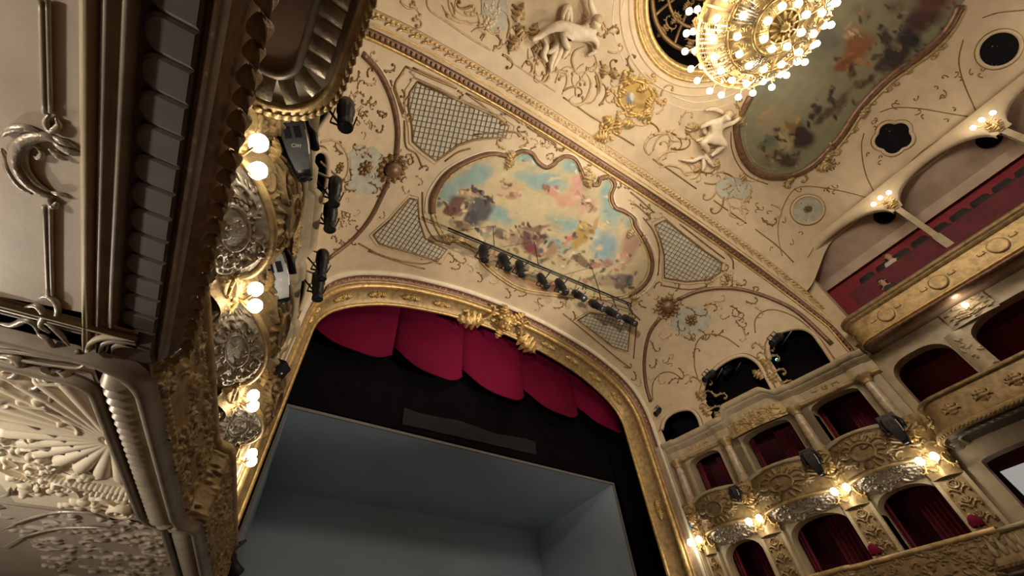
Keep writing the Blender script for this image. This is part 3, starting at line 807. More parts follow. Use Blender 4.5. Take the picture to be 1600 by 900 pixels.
# ================================================================ first tier: soffit and parapet under the lower boxes
mb = MB()
for k in range(5):      # one imbricated leaf scale of the torus
    pass
rows = []
for j in range(7):
    v = j / 6; rows.append([V((math.sin(a) * (0.055 + 0.042 * v), v * 0.135, -math.cos(a) * (0.034 + 0.066 * v ** 1.4))) for a in np.linspace(-1.5, 1.5, 9)])
mb.loft(rows); ME['scale'] = mk(mb, 'leaf_scale', 'mould_grey')
r_sh = Relief(0.9, 2.2, 150, 330)
r_sh.leaffan(0.9, 0.75, 0.08, 0.62, pi - 1.5, pi + 1.35, 15, 0.055, 0.05)
for q in range(15):
    a = pi - 1.5 + 2.85 * q / 14; r_sh.scroll(0.9 + .62 * math.cos(a), .75 + .62 * math.sin(a), .12, a, 1 if q % 2 else -1, .03, .05, 2)
r_sh.stroke([(0.9 - .72 * math.sin(t), 1.55 + .28 * math.cos(t) - .2) for t in np.linspace(-.2, 1.7, 40)], .03, .03, .05)
r_sh.stroke([(0.9 - .80 * math.sin(t), 1.68 + .3 * math.cos(t) - .2) for t in np.linspace(-.2, 1.7, 40)], .02, .02, .04)
for q in range(16): r_sh.scroll(rng.uniform(.1, .5), rng.uniform(1.0, 1.5), .16, rng.uniform(0, 6), rng.choice((-1, 1)), .026, .05, 3)
r_sh.scatter(14, 77, .2, .03, .05)
for q in range(40): r_sh.dot(rng.uniform(.05, .85), rng.uniform(1.65, 2.15), rng.uniform(.02, .05), rng.uniform(.02, .04))
for s in (-1, 1):
    n = Wn(s)
    t = thing('tier_parapet', 'carved gilded parapet below the lower boxes on the %s wall, moulded underside' % SIDE[s], 'parapet', Wp(s, 5.5, 1.6, 0), 'parapets of the first tier beside the stage')
    ypath = [2.5 + .3 * i for i in range(9)] + [5.05, 5.2, 5.26, 5.32] + [5.6 + .4 * i for i in range(9)]
    def jog(y): return -0.15 * max(0, min(1, (y - 5.18) / .1))
    def mould(prof, name, m, ret=False):
        rows = []
        for o, z in prof:
            row = [Wp(s, y, z, o + jog(y)) for y in ypath if not (ret and y < 3.05)]
            if ret:   # the moulding turns into the wall along a rounded corner
                d = -(o + .07); y0 = 3.12 - d; r = .1 + d * .5
                row = [Wp(s, y0, z, 1.6), Wp(s, y0, z, .8), Wp(s, y0, z, o + r)] + [Wp(s, y0 + r - r * math.cos(a), z, o + r - r * math.sin(a)) for a in np.linspace(.2, pi / 2, 6)] + [q for q in row if q.y > y0 + r + .02]
                if len(row) < 40: row = [Wp(s, y0, z, 1.6 - .01 * i) for i in range(40 - len(row))] + row
            rows.append(row)
        return MB().loft(rows).build(name, m, t)
    MB().loft([[Wp(s, y, 1.72, o) for y in ypath] for o in (-.12, .4, 1.0, 1.7)]).build('soffit', 'soffit', t)
    mould([(-.07, 1.72), (-.075, 1.67), (-.10, 1.65), (-.125, 1.66), (-.13, 1.7)], 'inner_moulding', 'mould_grey', True)
    mould([(-.13, 1.7), (-.14, 1.74), (-.32, 1.74), (-.33, 1.7)], 'channel', 'band_dark', True)
    mould([(-.33, 1.7), (-.335, 1.66), (-.36, 1.645), (-.385, 1.66), (-.39, 1.71), (-.42, 1.75)], 'outer_moulding', 'mould_grey', True)
    y = 2.9
    while y < 8.6:
        p0 = Wp(s, y, 1.735, -.235 + jog(y)); p1 = Wp(s, y + .1, 1.735, -.235 + jog(y + .1))
        inst(ME['scale'], 'leaf_scale', t, frame_m(p0, (0, 0, 1), p1 - p0, 0.98)); y += .088
    r = Relief(6.2, .8, 420, 60); r.scatter(260, 40 + s, .15, .02, .034)
    for x in np.arange(.05, 6.2, .075): r.leaffan(x, .03, .01, .07, 1.2, 1.9, 2, .018, .028)
    for x in np.arange(.05, 6.2, .05): r.dot(x, .74, .018, .02)
    carve(r, lambda u, v: Wp(s, 2.5 + 6.2 * u, 1.74 + .72 * v, -.40 - .02 * math.sin(pi * v * .85) + .05 * v + jog(2.5 + 6.2 * u)), HOUSE, 'gilded_frieze', 'ochre', t)
    mould([(-.28, 2.42), (-.36, 2.43), (-.40, 2.46), (-.41, 2.5), (-.37, 2.55), (-.28, 2.56), (.4, 2.56)], 'handrail', 'gold_soft')
    # shell relief on the soffit
    fn = lambda u, v: Wp(s, 3.02 + 2.2 * v, 1.715, -.1 + .9 * (1 - u)) if s < 0 else Wp(s, 3.02 + 2.2 * v, 1.715, -.1 + .9 * (1 - u))
    if s < 0: carve(r_sh, fn, (0, 4, -3), 'shell_relief', 'pale', t)
    rr_ = Relief(1.2, 2.4, 110, 200); rr_.scatter(90, 91, .2, .03, .022)
    if s < 0: carve(rr_, lambda u, v: Wp(s, 5.3 + 2.4 * v, 1.715, -.2 + 1.2 * (1 - u)), (0, 4, -3), 'soffit_relief', 'soffit', t)
    # hanging volute
    c = Wp(s, 5.0, 1.66, .03)
    mb = MB(); mb.tube([c + V((-s * q[0], q[1], 0)) for q in volute_pts(.09, 1.5)], [.022] * 35, 6, nrm=V((0, 0, 1)))
    mb.lathe([(.07, -.02), (.085, .0), (.08, .06), (.06, .1)], 14, Matrix.Translation(c)); mb.build('volute', 'pale', t)

# ================================================================ balconies of the auditorium
def bpath(hw, ye, r, ys0=-13.0, into=2.0, n=8, m=26):
    P = [(hw, ys0 + (ye - r - ys0) * (i / m), 1.0, 0.0) for i in range(m)]
    for i in range(n + 1):
        a = pi / 2 * i / n; P.append((hw + r - r * math.cos(a), ye - r + r * math.sin(a), math.cos(a), -math.sin(a)))
    P.append((hw + into, ye, 0.0, -1.0)); return P      # hx, y, outward components (towards axis, -y is outward=+y)
def bpt(s, q, o, z):
    hx, y, a, b = q; return V((CX + s * (hx - a * o), y - b * o, z))
pg = [(-.0715, .165), (.0715, .165), (.0715, .062)] + [(.0715 * math.cos(a), .062 - .062 * math.sin(a)) for a in np.linspace(.2, pi - .2, 9)] + [(-.0715, .062)]
mb = MB(); mb.loft([[V((x, y, -.03)) for x, y in pg], [V((x, y, .012)) for x, y in pg], [V((x * .8, .09 + (y - .09) * .85, .02)) for x, y in pg]], closed=True, cap=True); ME['scallop'] = mk(mb, 'scallop', 'scallop', False)
rows = []
for j in range(9):
    v = j / 8; rows.append([V((x * .075 * (1 - .1 * v), v * .2, .03 * math.cos(x * 1.5) * (0.6 + .5 * math.sin(pi * v)) + .05 * math.sin(v * 1.6))) for x in np.linspace(-1, 1, 7)])
mb = MB(); mb.loft(rows); ME['flute'] = mk(mb, 'flute', 'silver')
def along_path(s, P, o, z, step):
    pts = [bpt(s, q, o, z) for q in P]; d = np.r_[0, np.cumsum([(pts[i + 1] - pts[i]).length for i in range(len(pts) - 1)])]
    for t_ in np.arange(step / 2, d[-1], step):
        i = min(int(np.searchsorted(d, t_)) - 1, len(pts) - 2); i = max(i, 0); g = (t_ - d[i]) / max(1e-6, d[i + 1] - d[i])
        a, b = P[i], P[i + 1]; nx_, ny_ = a[2] + (b[2] - a[2]) * g, a[3] + (b[3] - a[3]) * g
        yield pts[i].lerp(pts[i + 1], g), V((-s * nx_, -ny_, 0)).normalized(), (pts[i + 1] - pts[i]).normalized()
def balcony(s, hw, ye, rad, label, strips, z_soff, o_soff, m_soff, name='balcony'):
    t = thing(name, label, 'balcony', (CX + s * (hw + .5), 0, z_soff), 'curved balconies')
    P = bpath(hw, ye, rad)
    for nm, m_, prof in strips: MB().loft([[bpt(s, q, o, z) for q in P] for o, z in prof]).build(nm, m_, t)
    MB().loft([[bpt(s, q, o_soff, z_soff) for q in P], [V((CX + s * 11.0, min(q[1], ye), z_soff)) for q in P]]).build('soffit', m_soff, t)
    return t, P
for s in (-1, 1):
    # --- first balcony (its underside looms over the left foreground)
    b1, P1 = balcony(s, 6.82, 2.95, .2, 'near balcony over the left foreground, grey moulded underside' if s < 0 else 'lowest balcony at the lower right corner with a balustraded front', [
        ('bead', 'ivory', [(-.46, 1.71)] + [(-.44 + .022 * (1 - math.cos(a)), 1.70 - .03 * math.sin(a)) for a in np.linspace(0, pi, 7)] + [(-.395, 1.71)]),
        ('fillets', 'mould_grey', [(-.395, 1.72), (-.385, 1.69), (-.365, 1.685), (-.355, 1.71), (-.345, 1.71), (-.335, 1.70), (-.315, 1.70), (-.305, 1.74)]),
        ('dark_cavetto', 'band_dark', [(-.305, 1.74), (-.27, 1.775), (-.2, 1.80), (-.15, 1.80), (-.135, 1.775)]),
        ('torus', 'mould_grey', [(-.135, 1.775)] + [(-.125 + .02 * (1 - math.cos(a)), 1.775 - .02 * math.sin(a)) for a in np.linspace(0, pi, 6)] + [(-.08, 1.80)]),
        ('cove', 'bronze', [(-.08, 1.80), (-.045, 1.85), (-.03, 1.92)]),
        ('front', 'ochre', [(-.03, 1.92), (-.05, 2.0), (-.16, 2.15), (-.26, 2.32), (-.28, 2.42)]),
        ('handrail', 'ivory', [(-.28, 2.42), (-.24, 2.43), (-.22, 2.47), (-.26, 2.51), (-.42, 2.52), (-.45, 2.4)])], 1.705, -.45, 'soffit')
    for p, nn, tt in along_path(s, P1, -.30, 1.755, .145):
        if p.y > -3.5: inst(ME['scallop'], 'scallop', b1, frame_m(p, (0, 0, -1), nn, 1.0))
    for j, (p, nn, tt) in enumerate(along_path(s, P1, -.02, 1.87, .1)):
        if p.y > -3.0:
            inst(ME['pet_o'], 'fringe_leaf', b1, frame_m(p, (nn * .7 - V((0, 0, .7))), tt + nn * .35, .44 if j % 2 else .5))
    if s > 0:
        for p, nn, tt in along_path(s, P1, -.1, 2.06, .16):
            if 4 > p.y > -2.5:
                MB().lathe([(.03, 0), (.05, .06), (.055, .12), (.03, .2), (.025, .26), (.04, .3)], 8, Matrix.Translation(p)).build('baluster', 'ivory', b1)
    # --- second balcony
    b2, P2 = balcony(s, 6.74, 2.3, .62, 'second balcony at the upper left with brown underside and rounded fluted end' if s < 0 else 'second balcony on the right with an ochre carved front', [
        ('inner_bead', 'mould_grey', [(-.42, 4.24), (-.41, 4.205), (-.38, 4.195), (-.355, 4.21), (-.35, 4.24)]),
        ('flute_bed', 'mould_grey', [(-.35, 4.24), (-.25, 4.29), (-.12, 4.28)]),
        ('rim', 'gold_soft', [(-.12, 4.28), (-.11, 4.23), (-.07, 4.21), (-.05, 4.25), (-.03, 4.24), (0.0, 4.27), (0.0, 4.34)]),
        ('front', 'ochre', [(0.0, 4.34), (-.06, 4.4), (-.1, 4.6), (-.16, 4.9), (-.18, 5.0)]),
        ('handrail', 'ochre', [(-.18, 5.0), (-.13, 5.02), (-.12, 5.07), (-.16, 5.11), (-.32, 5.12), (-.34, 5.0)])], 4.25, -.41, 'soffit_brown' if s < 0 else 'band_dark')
    for p, nn, tt in along_path(s, P2, -.35, 4.235, .15):
        if p.y > -2: inst(ME['flute'], 'flute', b2, frame_m(p, (0, 0, -1), nn, 1.0))
    for j, (p, nn, tt) in enumerate(along_path(s, P2, .01, 4.27, .085)):
        if p.y > -2: inst(ME['pet_w'], 'fringe_leaf', b2, frame_m(p, (nn * .7 - V((0, 0, .7))), tt - V((0, 0, .6)), .42))
    if s > 0:
        for p, nn, tt in along_path(s, P2, -.09, 4.62, .62):
            if p.y > -2.5: inst(ME['scr_w'], 'scroll', b2, frame_m(p, nn + V((0, 0, .1)), (0, 0, 1), .7)); inst(ME['leaf_w'], 'acanthus_leaf', b2, frame_m(p - V((0, 0, .1)), nn, (0, 0, 1), 1.0))
    # --- gallery
    g3, P3 = balcony(s, 7.25, 2.25, .4, 'top gallery hidden above the left balconies' if s < 0 else 'top gallery on the right with a long plain gilded parapet', [
        ('lower_moulding', 'bronze', [(-.35, 7.1), (-.2, 7.08), (-.1, 7.12), (-.06, 7.16), (-.1, 7.2)]),
        ('fillet', 'gold', [(-.1, 7.2), (-.06, 7.22), (-.05, 7.25), (-.1, 7.28)]),
        ('front', 'gold_soft', [(-.1, 7.28), (-.07, 7.5), (-.08, 7.85)]),
        ('upper_moulding', 'gold_soft', [(-.08, 7.85), (-.02, 7.88), (0, 7.94)]),
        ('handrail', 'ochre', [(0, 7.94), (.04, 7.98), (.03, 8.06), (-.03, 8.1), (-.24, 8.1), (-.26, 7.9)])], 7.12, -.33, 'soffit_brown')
    if s > 0:
        for p, nn, tt in along_path(s, P3, -.065, 7.56, 1.35):
            if p.y > -5:
                mb = MB(); mb.lathe([(0, .02), (.1, .03), (.15, .02), (.19, .035), (.21, 0)], 18, frame_m(p, nn)); mb.build('medallion', 'gold_soft', g3)
        for p, nn, tt in along_path(s, P3, -.065, 7.56, .675):
            if p.y > -5: inst(ME['scr_w'], 'scroll', g3, frame_m(p, nn, (0, 0, 1), .35))

# soffit of the near balcony: raised panel lines and scrollwork
def on_plane(pts, z, r, name, m, par, n=6, sm=5, taper=False):
    q = [onZ(a, b, z) for a, b in crom(pts, sm)]
    rr = [r * (0.35 + 0.65 * math.sin(pi * i / (len(q) - 1))) if taper else r for i in range(len(q))]
    return MB().tube(q, rr, n).build(name, m, par)
b1l = [o for o in bpy.data.objects if o.name.startswith('balcony') and o.get('label', '').startswith('near balcony')][0]
ZS = 1.693
for pts, r in ((((66, 0), (68, 90), (70, 176)), .011), (((75, 0), (77, 90), (79, 176)), .008), (((70, 322), (73, 390), (76, 462)), .011), (((79, 322), (80, 390), (82, 462)), .008), (((-30, 545), (20, 549), (70, 556), (112, 561), (122, 548)), .014), (((-30, 560), (30, 563), (90, 572), (125, 574), (140, 560)), .011)):
    on_plane(pts, ZS, r, 'panel_line', 'mould_grey', b1l)
for pts, r in ((((96, 226), (74, 214), (48, 216), (30, 232), (28, 255), (40, 280), (60, 298), (82, 310)), .05),
               (((62, 232), (50, 226), (38, 238), (40, 262), (56, 284), (78, 300)), .03), (((58, 232), (66, 240), (60, 247), (52, 242)), .02),
               (((4, 212), (16, 203), (40, 200), (60, 206)), .03), (((2, 232), (10, 248), (16, 266), (32, 290), (52, 303)), .03),
               (((78, 178), (72, 190), (80, 204), (92, 196), (88, 184)), .026), (((82, 214), (100, 222), (118, 230)), .028), (((84, 224), (108, 236), (128, 242)), .03), (((76, 232), (92, 244), (106, 250)), .024),
               (((80, 300), (92, 303), (104, 306)), .02), (((74, 308), (84, 322), (90, 316)), .03),
               (((62, 466), (74, 462), (88, 472), (90, 490), (80, 498)), .03), (((40, 480), (58, 478), (70, 492), (64, 508), (78, 520)), .034),
               (((0, 505), (20, 508), (40, 500), (54, 506), (60, 520)), .034), (((64, 500), (80, 508), (96, 524), (108, 540)), .03), (((58, 520), (74, 530), (88, 548)), .03),
               (((-10, 560), (10, 556), (28, 562), (32, 576), (20, 588), (0, 588)), .045), (((0, 582), (14, 576), (12, 568), (2, 568)), .02)):
    on_plane(pts, ZS, r * .55, 'soffit_scroll', 'silver', b1l, taper=True)
for pts, r in ((((0, 648), (30, 655), (60, 668), (95, 684), (130, 706), (150, 722)), .03), (((0, 622), (40, 630), (80, 640), (110, 655)), .04), (((60, 610), (80, 616), (76, 632), (60, 634)), .03),
               (((90, 640), (110, 650), (128, 660), (120, 676)), .03), (((30, 600), (55, 606), (70, 596)), .04), (((20, 690), (50, 684), (66, 688)), .014), (((70, 706), (110, 712)), .01), (((64, 725), (110, 742)), .01),
               (((118, 742), (130, 736), (146, 742)), .03), (((120, 752), (140, 750), (154, 742)), .03), (((0, 830), (40, 812), (90, 800), (140, 802), (172, 812)), .025), (((0, 858), (40, 838), (90, 826), (140, 824), (172, 826)), .02),
               (((44, 772), (60, 768), (62, 756), (52, 754), (50, 764)), .02), (((0, 776), (14, 772), (16, 762)), .03)):
    on_plane(pts, 1.69, r * .6, 'soffit_scroll', 'silver', [o for o in bpy.data.objects if o.name.startswith('tier_parapet') and 'left' in o['label']][0], taper=True)

# ================================================================ right-hand wall of the auditorium behind the balconies
def flat(X, s=1): return lambda y, z, o: V((X + o, y, z))
wr = thing('balcony_wall', 'ivory arcaded wall behind the second balcony on the right, dark red recesses', 'wall', (14.3, 0, 5.1))
for (a, b, o0, o1) in ((0.5, 2.4, 0.74, 2.14), (-2.4, 0.5, -2.2, 0.28), (-5.4, -2.4, -5.1, -2.6)):
    panel(flat(14.25), a, b, 4.9, 7.1, o0, o1, 6.66, .5, 0, .35, power=2.6).build('arch_panel', 'ivory', wr, smooth=False)
MB().box((16.2, -2, 6), (.1, 9.5, 2.4)).build('recess_wall', 'red_wall', wr, smooth=False)
MB().box((15.4, -2, 7.08), (1.8, 9.5, .06)).build('recess_ceiling', 'red_dark', wr, smooth=False)
MB().box((15.4, -2, 4.9), (1.8, 9.5, .06)).build('recess_floor', 'red_dark', wr, smooth=False)
for y in (.5, -2.4):
    r = Relief(.5, 1.5, 40, 90); r.scatter(10, 3, .18, .022, .04)
    carve(r, lambda u, v: (14.2 - .08 * math.sin(pi * u), y + (u - .5) * .4, 5.2 + 1.35 * v), HOUSE, 'carved_pier', 'ivory', wr)
carve(relief_pier(8), lambda u, v: (14.22 - .05 * math.sin(pi * u), -.1 + (u - .5) * 1.0, 6.6 + .5 * v), HOUSE, 'spandrel_relief', 'ivory', wr)
def small_lamp(loc, nn, label, e, group, k=1, col=None):
    lt = thing('sconce', label, 'lamp', loc, group)
    loc = V(loc)
    MB().lathe([(0, .03), (.06, .02), (.08, 0)], 10, frame_m(loc, nn)).build('backplate', 'gold', lt)
    for i in range(k):
        a = (i - (k - 1) / 2) * .24
        e_ = loc + V(nn) * .18 + V((0, a, .05 + .04 * (k > 1) * (i == 1)))
        MB().tube([loc, loc + V(nn) * .1 - V((0, -a * .5, .04)), e_ - V((0, 0, .05))], .013, 6).build('arm', 'gold', lt)
        inst(ME['bulb'], 'bulb', lt, Matrix.Translation(e_) @ Matrix.Scale(.95, 4))
    lo = sconce_light('sconce_light', loc + V(nn) * .34 + V((0, 0, .1)), e, lt)
    if col: lo.data.color = col
    return lt
small_lamp((14.18, -.16, 6.86), V((-1, 0, 0)), 'single lit bulb over the arcade behind the second balcony', 5, 'lamps behind the balconies')
small_lamp((14.18, -2.9, 6.86), V((-1, 0, 0)), 'single lit bulb farther back behind the second balcony', 5, 'lamps behind the balconies')
# first-balcony level
w1 = thing('balcony_wall', 'plain ivory pier and dark red recess behind the lowest balcony on the right', 'wall', (14.1, 0, 2.5))
panel(flat(14.1), -4, 2.6, 2.3, 4.25, -3.6, 1.98, 3.9, .12, 0, .3, power=4).build('arch_panel', 'ivory', w1, smooth=False)
MB().box((15.9, -.6, 3.2), (.1, 7, 2.2)).build('recess_wall', 'red_dark', w1, smooth=False)
MB().box((15.2, -.6, 4.1), (1.5, 7, .06)).build('recess_ceiling', 'red_dark', w1, smooth=False)
MB().box((15.2, 2.3, 3.2), (1.5, .06, 2.2)).build('recess_wall', 'red_dark', w1, smooth=False)
ls = thing('lit_screen', 'pale lit panel in the dark recess at the right edge', 'panel', (14.9, 1.2, 2.9))
q = [onX(1562, 737, 14.6), onX(1606, 780, 14.6), onX(1640, 745, 14.6), onX(1602, 722, 14.6)]
mb = MB(); mb.hexa([p for p in q] + [p + V((.05, 0, 0)) for p in q]); mb.build('panel', 'lamp_shade', ls, smooth=False)
c_ = sum(q, V((0, 0, 0))) / 4; MB().tube([c_ + V((.05, 0, 0)), V((15.0, c_.y, c_.z)), V((15.85, c_.y, c_.z))], .03, 6).build('bracket', 'metal_black', ls)
# gallery level: lunette arches on thin columns
gw = thing('gallery_arcade', 'cream lunette arches over the top gallery on the right', 'arcade', (14.3, -1, 8.1))
for (a, b, o0, o1) in ((-1.02, 2.2, -.87, 2.02), (-3.85, -1.02, -3.66, -1.17), (-6.7, -3.85, -6.5, -4.05)):
    panel(flat(14.3), a, b, 10.55, 11.62, o0, o1, 11.36, .78, 0, .16, power=2.0).build('arch', 'cream', gw)
MB().box((14.55, 2.3, 9.4), (.55, .56, 3.6)).build('end_pier', 'cream', gw, smooth=False)
mb = MB(); mb.box((14.55, 2.52, 4.5), (.9, .3, 5.4)); struct(mb.build('wall_pier', 'ivory', smooth=False), 'ivory pier between the boxes and the balconies')
slab((14.45, -9, 11.75), (14.45, 2.3, 11.75), (15.7, 2.3, 10.75), (15.7, -9, 10.75), .05, 'gallery_ceiling', 'gallery_brown', gw)
slab((15.5, -9, 10.8), (15.5, 2.3, 10.8), (15.62, 2.3, 10.5), (15.62, -9, 10.5), .08, 'gallery_cornice', 'gallery_brown', gw)
MB().box((15.75, -3.4, 9.2), (.1, 11.6, 2.7)).build('gallery_wall', 'red_wall', gw, smooth=False)
MB().box((15.15, 2.2, 9.3), (1.2, .08, 3.2)).build('gallery_end_wall', 'red_wall', gw, smooth=False)
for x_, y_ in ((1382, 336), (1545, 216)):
    d_ = at(x_, y_); t_ = (14.45 * .8 + 11.75) / (d_.x * .8 + d_.z); MB().lathe([(0, .0), (.24, 0), (.27, -.03), (.29, .02)], 20, frame_m(d_ * t_ * .995, (-.62, 0, -.78), (0, 1, 0))).build('vent', 'hole', gw)  # black discs stand in for the shade of recesses in the gallery ceiling
for k, y in enumerate((-1.02, -3.85)):
    t = thing('gallery_column', ['slender pale column of the top gallery nearest the great arch', 'slender pale column of the top gallery at the right edge'][k], 'column', (14.38, y, 8.0), 'gallery columns')
    T = Matrix.Translation((14.38, y, 0))
    MB().box((14.38, y, 8.55), (.22, .2, 1.1)).build('pedestal', 'ivory', t, smooth=False)
    MB().box((14.38, y, 9.85), (.17, .15, 1.5)).build('shaft', 'ivory', t, smooth=False)
    MB().lathe([(.1, 10.55), (.13, 10.58), (.11, 10.62), (.17, 10.72), (.2, 10.78)], 12, T).build('capital', 'gold_soft', t)
    inst(ME['leaf_g'], 'acanthus_leaf', t, frame_m((14.24, y, 10.6), (-1, 0, 0), (0, 0, 1), .9)); inst(ME['scr_g'], 'scroll', t, frame_m((14.22, y, 10.8), (-1, 0, 0), (0, 0, 1), .7))
    small_lamp((14.2, y + .05, 10.95), V((-1, 0, 0)), ['cluster of lit bulbs on the gallery column nearest the great arch', 'cluster of lit bulbs on the gallery column at the right edge'][k], 6, 'bulb clusters on gallery columns', 3)
# ================================================================ helpers for relief laid on vault and ceiling
def drop(bv, x, y, lift=0.0):
    d = at(x, y); hit = BV[bv].ray_cast(V((0, 0, 0)), d)
    if hit[0] is None: return None, None
    n = hit[1].normalized()
    if n.dot(d) > 0: n = -n
    return hit[0] + n * lift, n
def stroke(bv, pts, r, m, name, par, taper=0, lift=0.0, sm=5, n=6, closed=False, flat=1.0):
    P = []; NN = []
    for x, y in crom(pts, sm, closed):
        p, nn = drop(bv, x, y, lift)
        if p is not None: P.append(p); NN.append(nn)
    if closed and P: P.append(P[0]); NN.append(NN[0])
    if len(P) < 2: return None
    k = len(P) - 1
    rr = [r * ((0.3 + 0.7 * math.sin(pi * i / k)) if taper == 1 else (1 - 0.7 * i / k) if taper == 2 else 1) for i in range(k + 1)]
    return MB().tube(P, rr, n, nrm=NN, flat=flat).build(name, m, par)
def curl_px(x, y, L, ang, flip=1, turns=1.0, asp=1.0):
    p = np.array([x, y], float); th = ang; out = [p.copy()]
    for i in range(30):
        t = i / 30; k = flip * (0.7 + 8.5 * t ** 2.1) / L * turns; ds = L * 1.7 / 30 * (1 - 0.5 * t)
        th += k * ds; p = p + ds * np.array([math.cos(th), math.sin(th) * asp]); out.append(p.copy())
    return out
def curl(bv, x, y, L, ang, flip=1, r=0.03, m='stucco', par=None, name='scroll', turns=1.0, leaf=True):
    pts = curl_px(x, y, L, ang, flip, turns); P = []; NN = []
    for q in pts:
        p, nn = drop(bv, *q)
        if p is not None: P.append(p); NN.append(nn)
    if len(P) < 6: return
    k = len(P) - 1
    mb = MB().tube(P, [r * (1.1 - 0.5 * i / k) for i in range(k + 1)], 6, nrm=NN)
    mb.ball(P[-1] + NN[-1] * r * .4, r * 1.5, 7, 5)
    if leaf:
        for i in (2, 8, 14):
            if i + 1 >= len(P): continue
            t = (P[i + 1] - P[i]).normalized(); b = NN[i].cross(t) * (1 if flip > 0 else -1)
            sg = -1 if (pts[i + 1][0] - pts[i][0]) * flip == 1e9 else 1
            ln = (P[0] - P[min(12, k)]).length * .22
            e = P[i] + b * ln * sg + t * ln * .7
            mb.tube([P[i], P[i].lerp(e, .5) + NN[i] * r * .8, e], [r * .95, r * .85, r * .2], 5)
    return mb.build(name, m, par)
def orn(bv, me, x, y, sc, roll=0.0, par=None, name='ornament', lift=0.0, upd=None):
    p, n = drop(bv, x, y, lift)
    if p is None: return
    return inst(ME[me], name, par, frame_m(p, n, upd or (0, 0, 1) if abs(n.z) < .9 else (0, 1, 0), sc, roll))
def lin(c): return tuple(((v / 255) / 12.92 if v / 255 < .04045 else ((v / 255 + .055) / 1.055) ** 2.4) for v in c)
def patch(bv, poly, step, lift, name, par, m='paint', base=None, blobs=(), gain=1.0, warp=3.0, seed=1):
    """surface patch inside a pixel-traced outline, optionally painted"""
    xs = [p[0] for p in poly]; ys_ = [p[1] for p in poly]
    x0, y0 = min(xs), min(ys_); nx_ = int((max(xs) - x0) / step) + 2; ny_ = int((max(ys_) - y0) / step) + 2
    idx = {}; mb = MB(); cols = []; rs = random.Random(seed); ph = [rs.uniform(0, 6) for _ in range(6)]
    bl = [(cx, cy, rx, ry, math.radians(a), np.array(lin(c)) * gain, so) for cx, cy, rx, ry, a, c, so in blobs]
    def vert(i, j):
        if (i, j) in idx: return idx[i, j]
        x, y = x0 + i * step, y0 + j * step; p, n = drop(bv, x, y, lift)
        if p is None: return None
        idx[i, j] = len(mb.v); mb.v.append(tuple(p))
        if base is not None:
            wx = x + warp * (math.sin(y * .13 + ph[0]) + .6 * math.sin(x * .31 + y * .21 + ph[1])); wy = y + warp * (math.sin(x * .15 + ph[2]) + .6 * math.sin(y * .37 - x * .17 + ph[3]))
            c = base(x, y)
            for cx, cy, rx, ry, a, col, so in bl:
                dx, dy = wx - cx, wy - cy; u = (dx * math.cos(a) + dy * math.sin(a)) / rx; v = (-dx * math.sin(a) + dy * math.cos(a)) / ry
                k = max(0, min(1, (1 - math.sqrt(u * u + v * v)) / so))
                if k: c = c * (1 - k) + col * k
            cols.append((*c, 1))
        return idx[i, j]
    for i in range(nx_):
        for j in range(ny_):
            if poly_in(x0 + (i + .5) * step, y0 + (j + .5) * step, poly):
                q = [vert(i, j), vert(i + 1, j), vert(i + 1, j + 1), vert(i, j + 1)]
                if None not in q: mb.f.append(tuple(q))
    o = mb.build(name, m, par)
    if base is not None:
        ca = o.data.color_attributes.new('paint', 'FLOAT_COLOR', 'POINT'); ca.data.foreach_set('color', np.array(cols, np.float32).ravel())
    return o
def cbase(c, g=1.0):
    k = np.array(lin(c)) * g
    return lambda x, y: k

# ================================================================ chandelier
CHC = V((6.29, -1.9, 10.6))
ch = thing('chandelier', 'huge gilded crystal chandelier with dozens of lit round bulbs', 'chandelier', CHC)
def ring(r, z, w, name='ring', m='gold', n=48):
    MB().tube([CHC + V((r * math.cos(2 * pi * i / n), r * math.sin(2 * pi * i / n), z)) for i in range(n + 1)], w, 7, cap=False).build(name, m, ch)
for r, z, w_ in ((1.42, 0.05, .05), (1.36, .2, .03), (1.0, -.42, .045), (.95, -.3, .025), (.55, -.68, .04), (.3, -.78, .03), (1.05, .75, .045), (.6, 1.4, .035)): ring(r, z, w_)
prof = [(.12, -.86), (.3, -.78), (.55, -.68), (1.0, -.42), (1.28, -.15), (1.42, .05), (1.3, .4), (1.05, .75), (.78, 1.1), (.6, 1.4), (.3, 1.9), (.06, 2.3)]
pr = [tuple(q) for q in crom(prof, 4)]
for k in range(12):
    a = 2 * pi * (k + .3) / 12; MB().tube([CHC + V((r * math.cos(a), r * math.sin(a), z)) for r, z in pr], .024, 6).build('rib', 'gold', ch)
    for q, (r, z, sc) in enumerate(((1.2, -.28, .75), (.78, -.58, .6), (1.38, .3, .7), (.45, -.76, .4), (1.42, .0, .5), (1.02, -.46, .55))):
        p = CHC + V((r * math.cos(a + .26), r * math.sin(a + .26), z)); nn = V((math.cos(a + .26) * .6, math.sin(a + .26) * .6, -.8 if z < 0 else .1))
        inst(ME['scr_g' if q % 2 else 'scrf_g'], 'scroll', ch, frame_m(p, nn, (0, 0, 1), sc)); inst(ME['leaf_g'], 'acanthus_leaf', ch, frame_m(p, nn, (0, 0, 1), sc * 1.1, pi * (q % 2)))
MB().lathe([(0, -.98), (.06, -.94), (.1, -.86), (.16, -.8), (.3, -.77)], 16, Matrix.Translation(CHC)).build('finial', 'gold', ch)
MB().lathe([(max(.02, r - .12), z + .1) for r, z in pr], 36, Matrix.Translation(CHC)).build('basket', 'gold_soft', ch)
MB().tube([CHC + V((0, 0, -.8)), CHC + V((0, 0, 4.0))], .035, 8).build('stem', 'gold', ch)
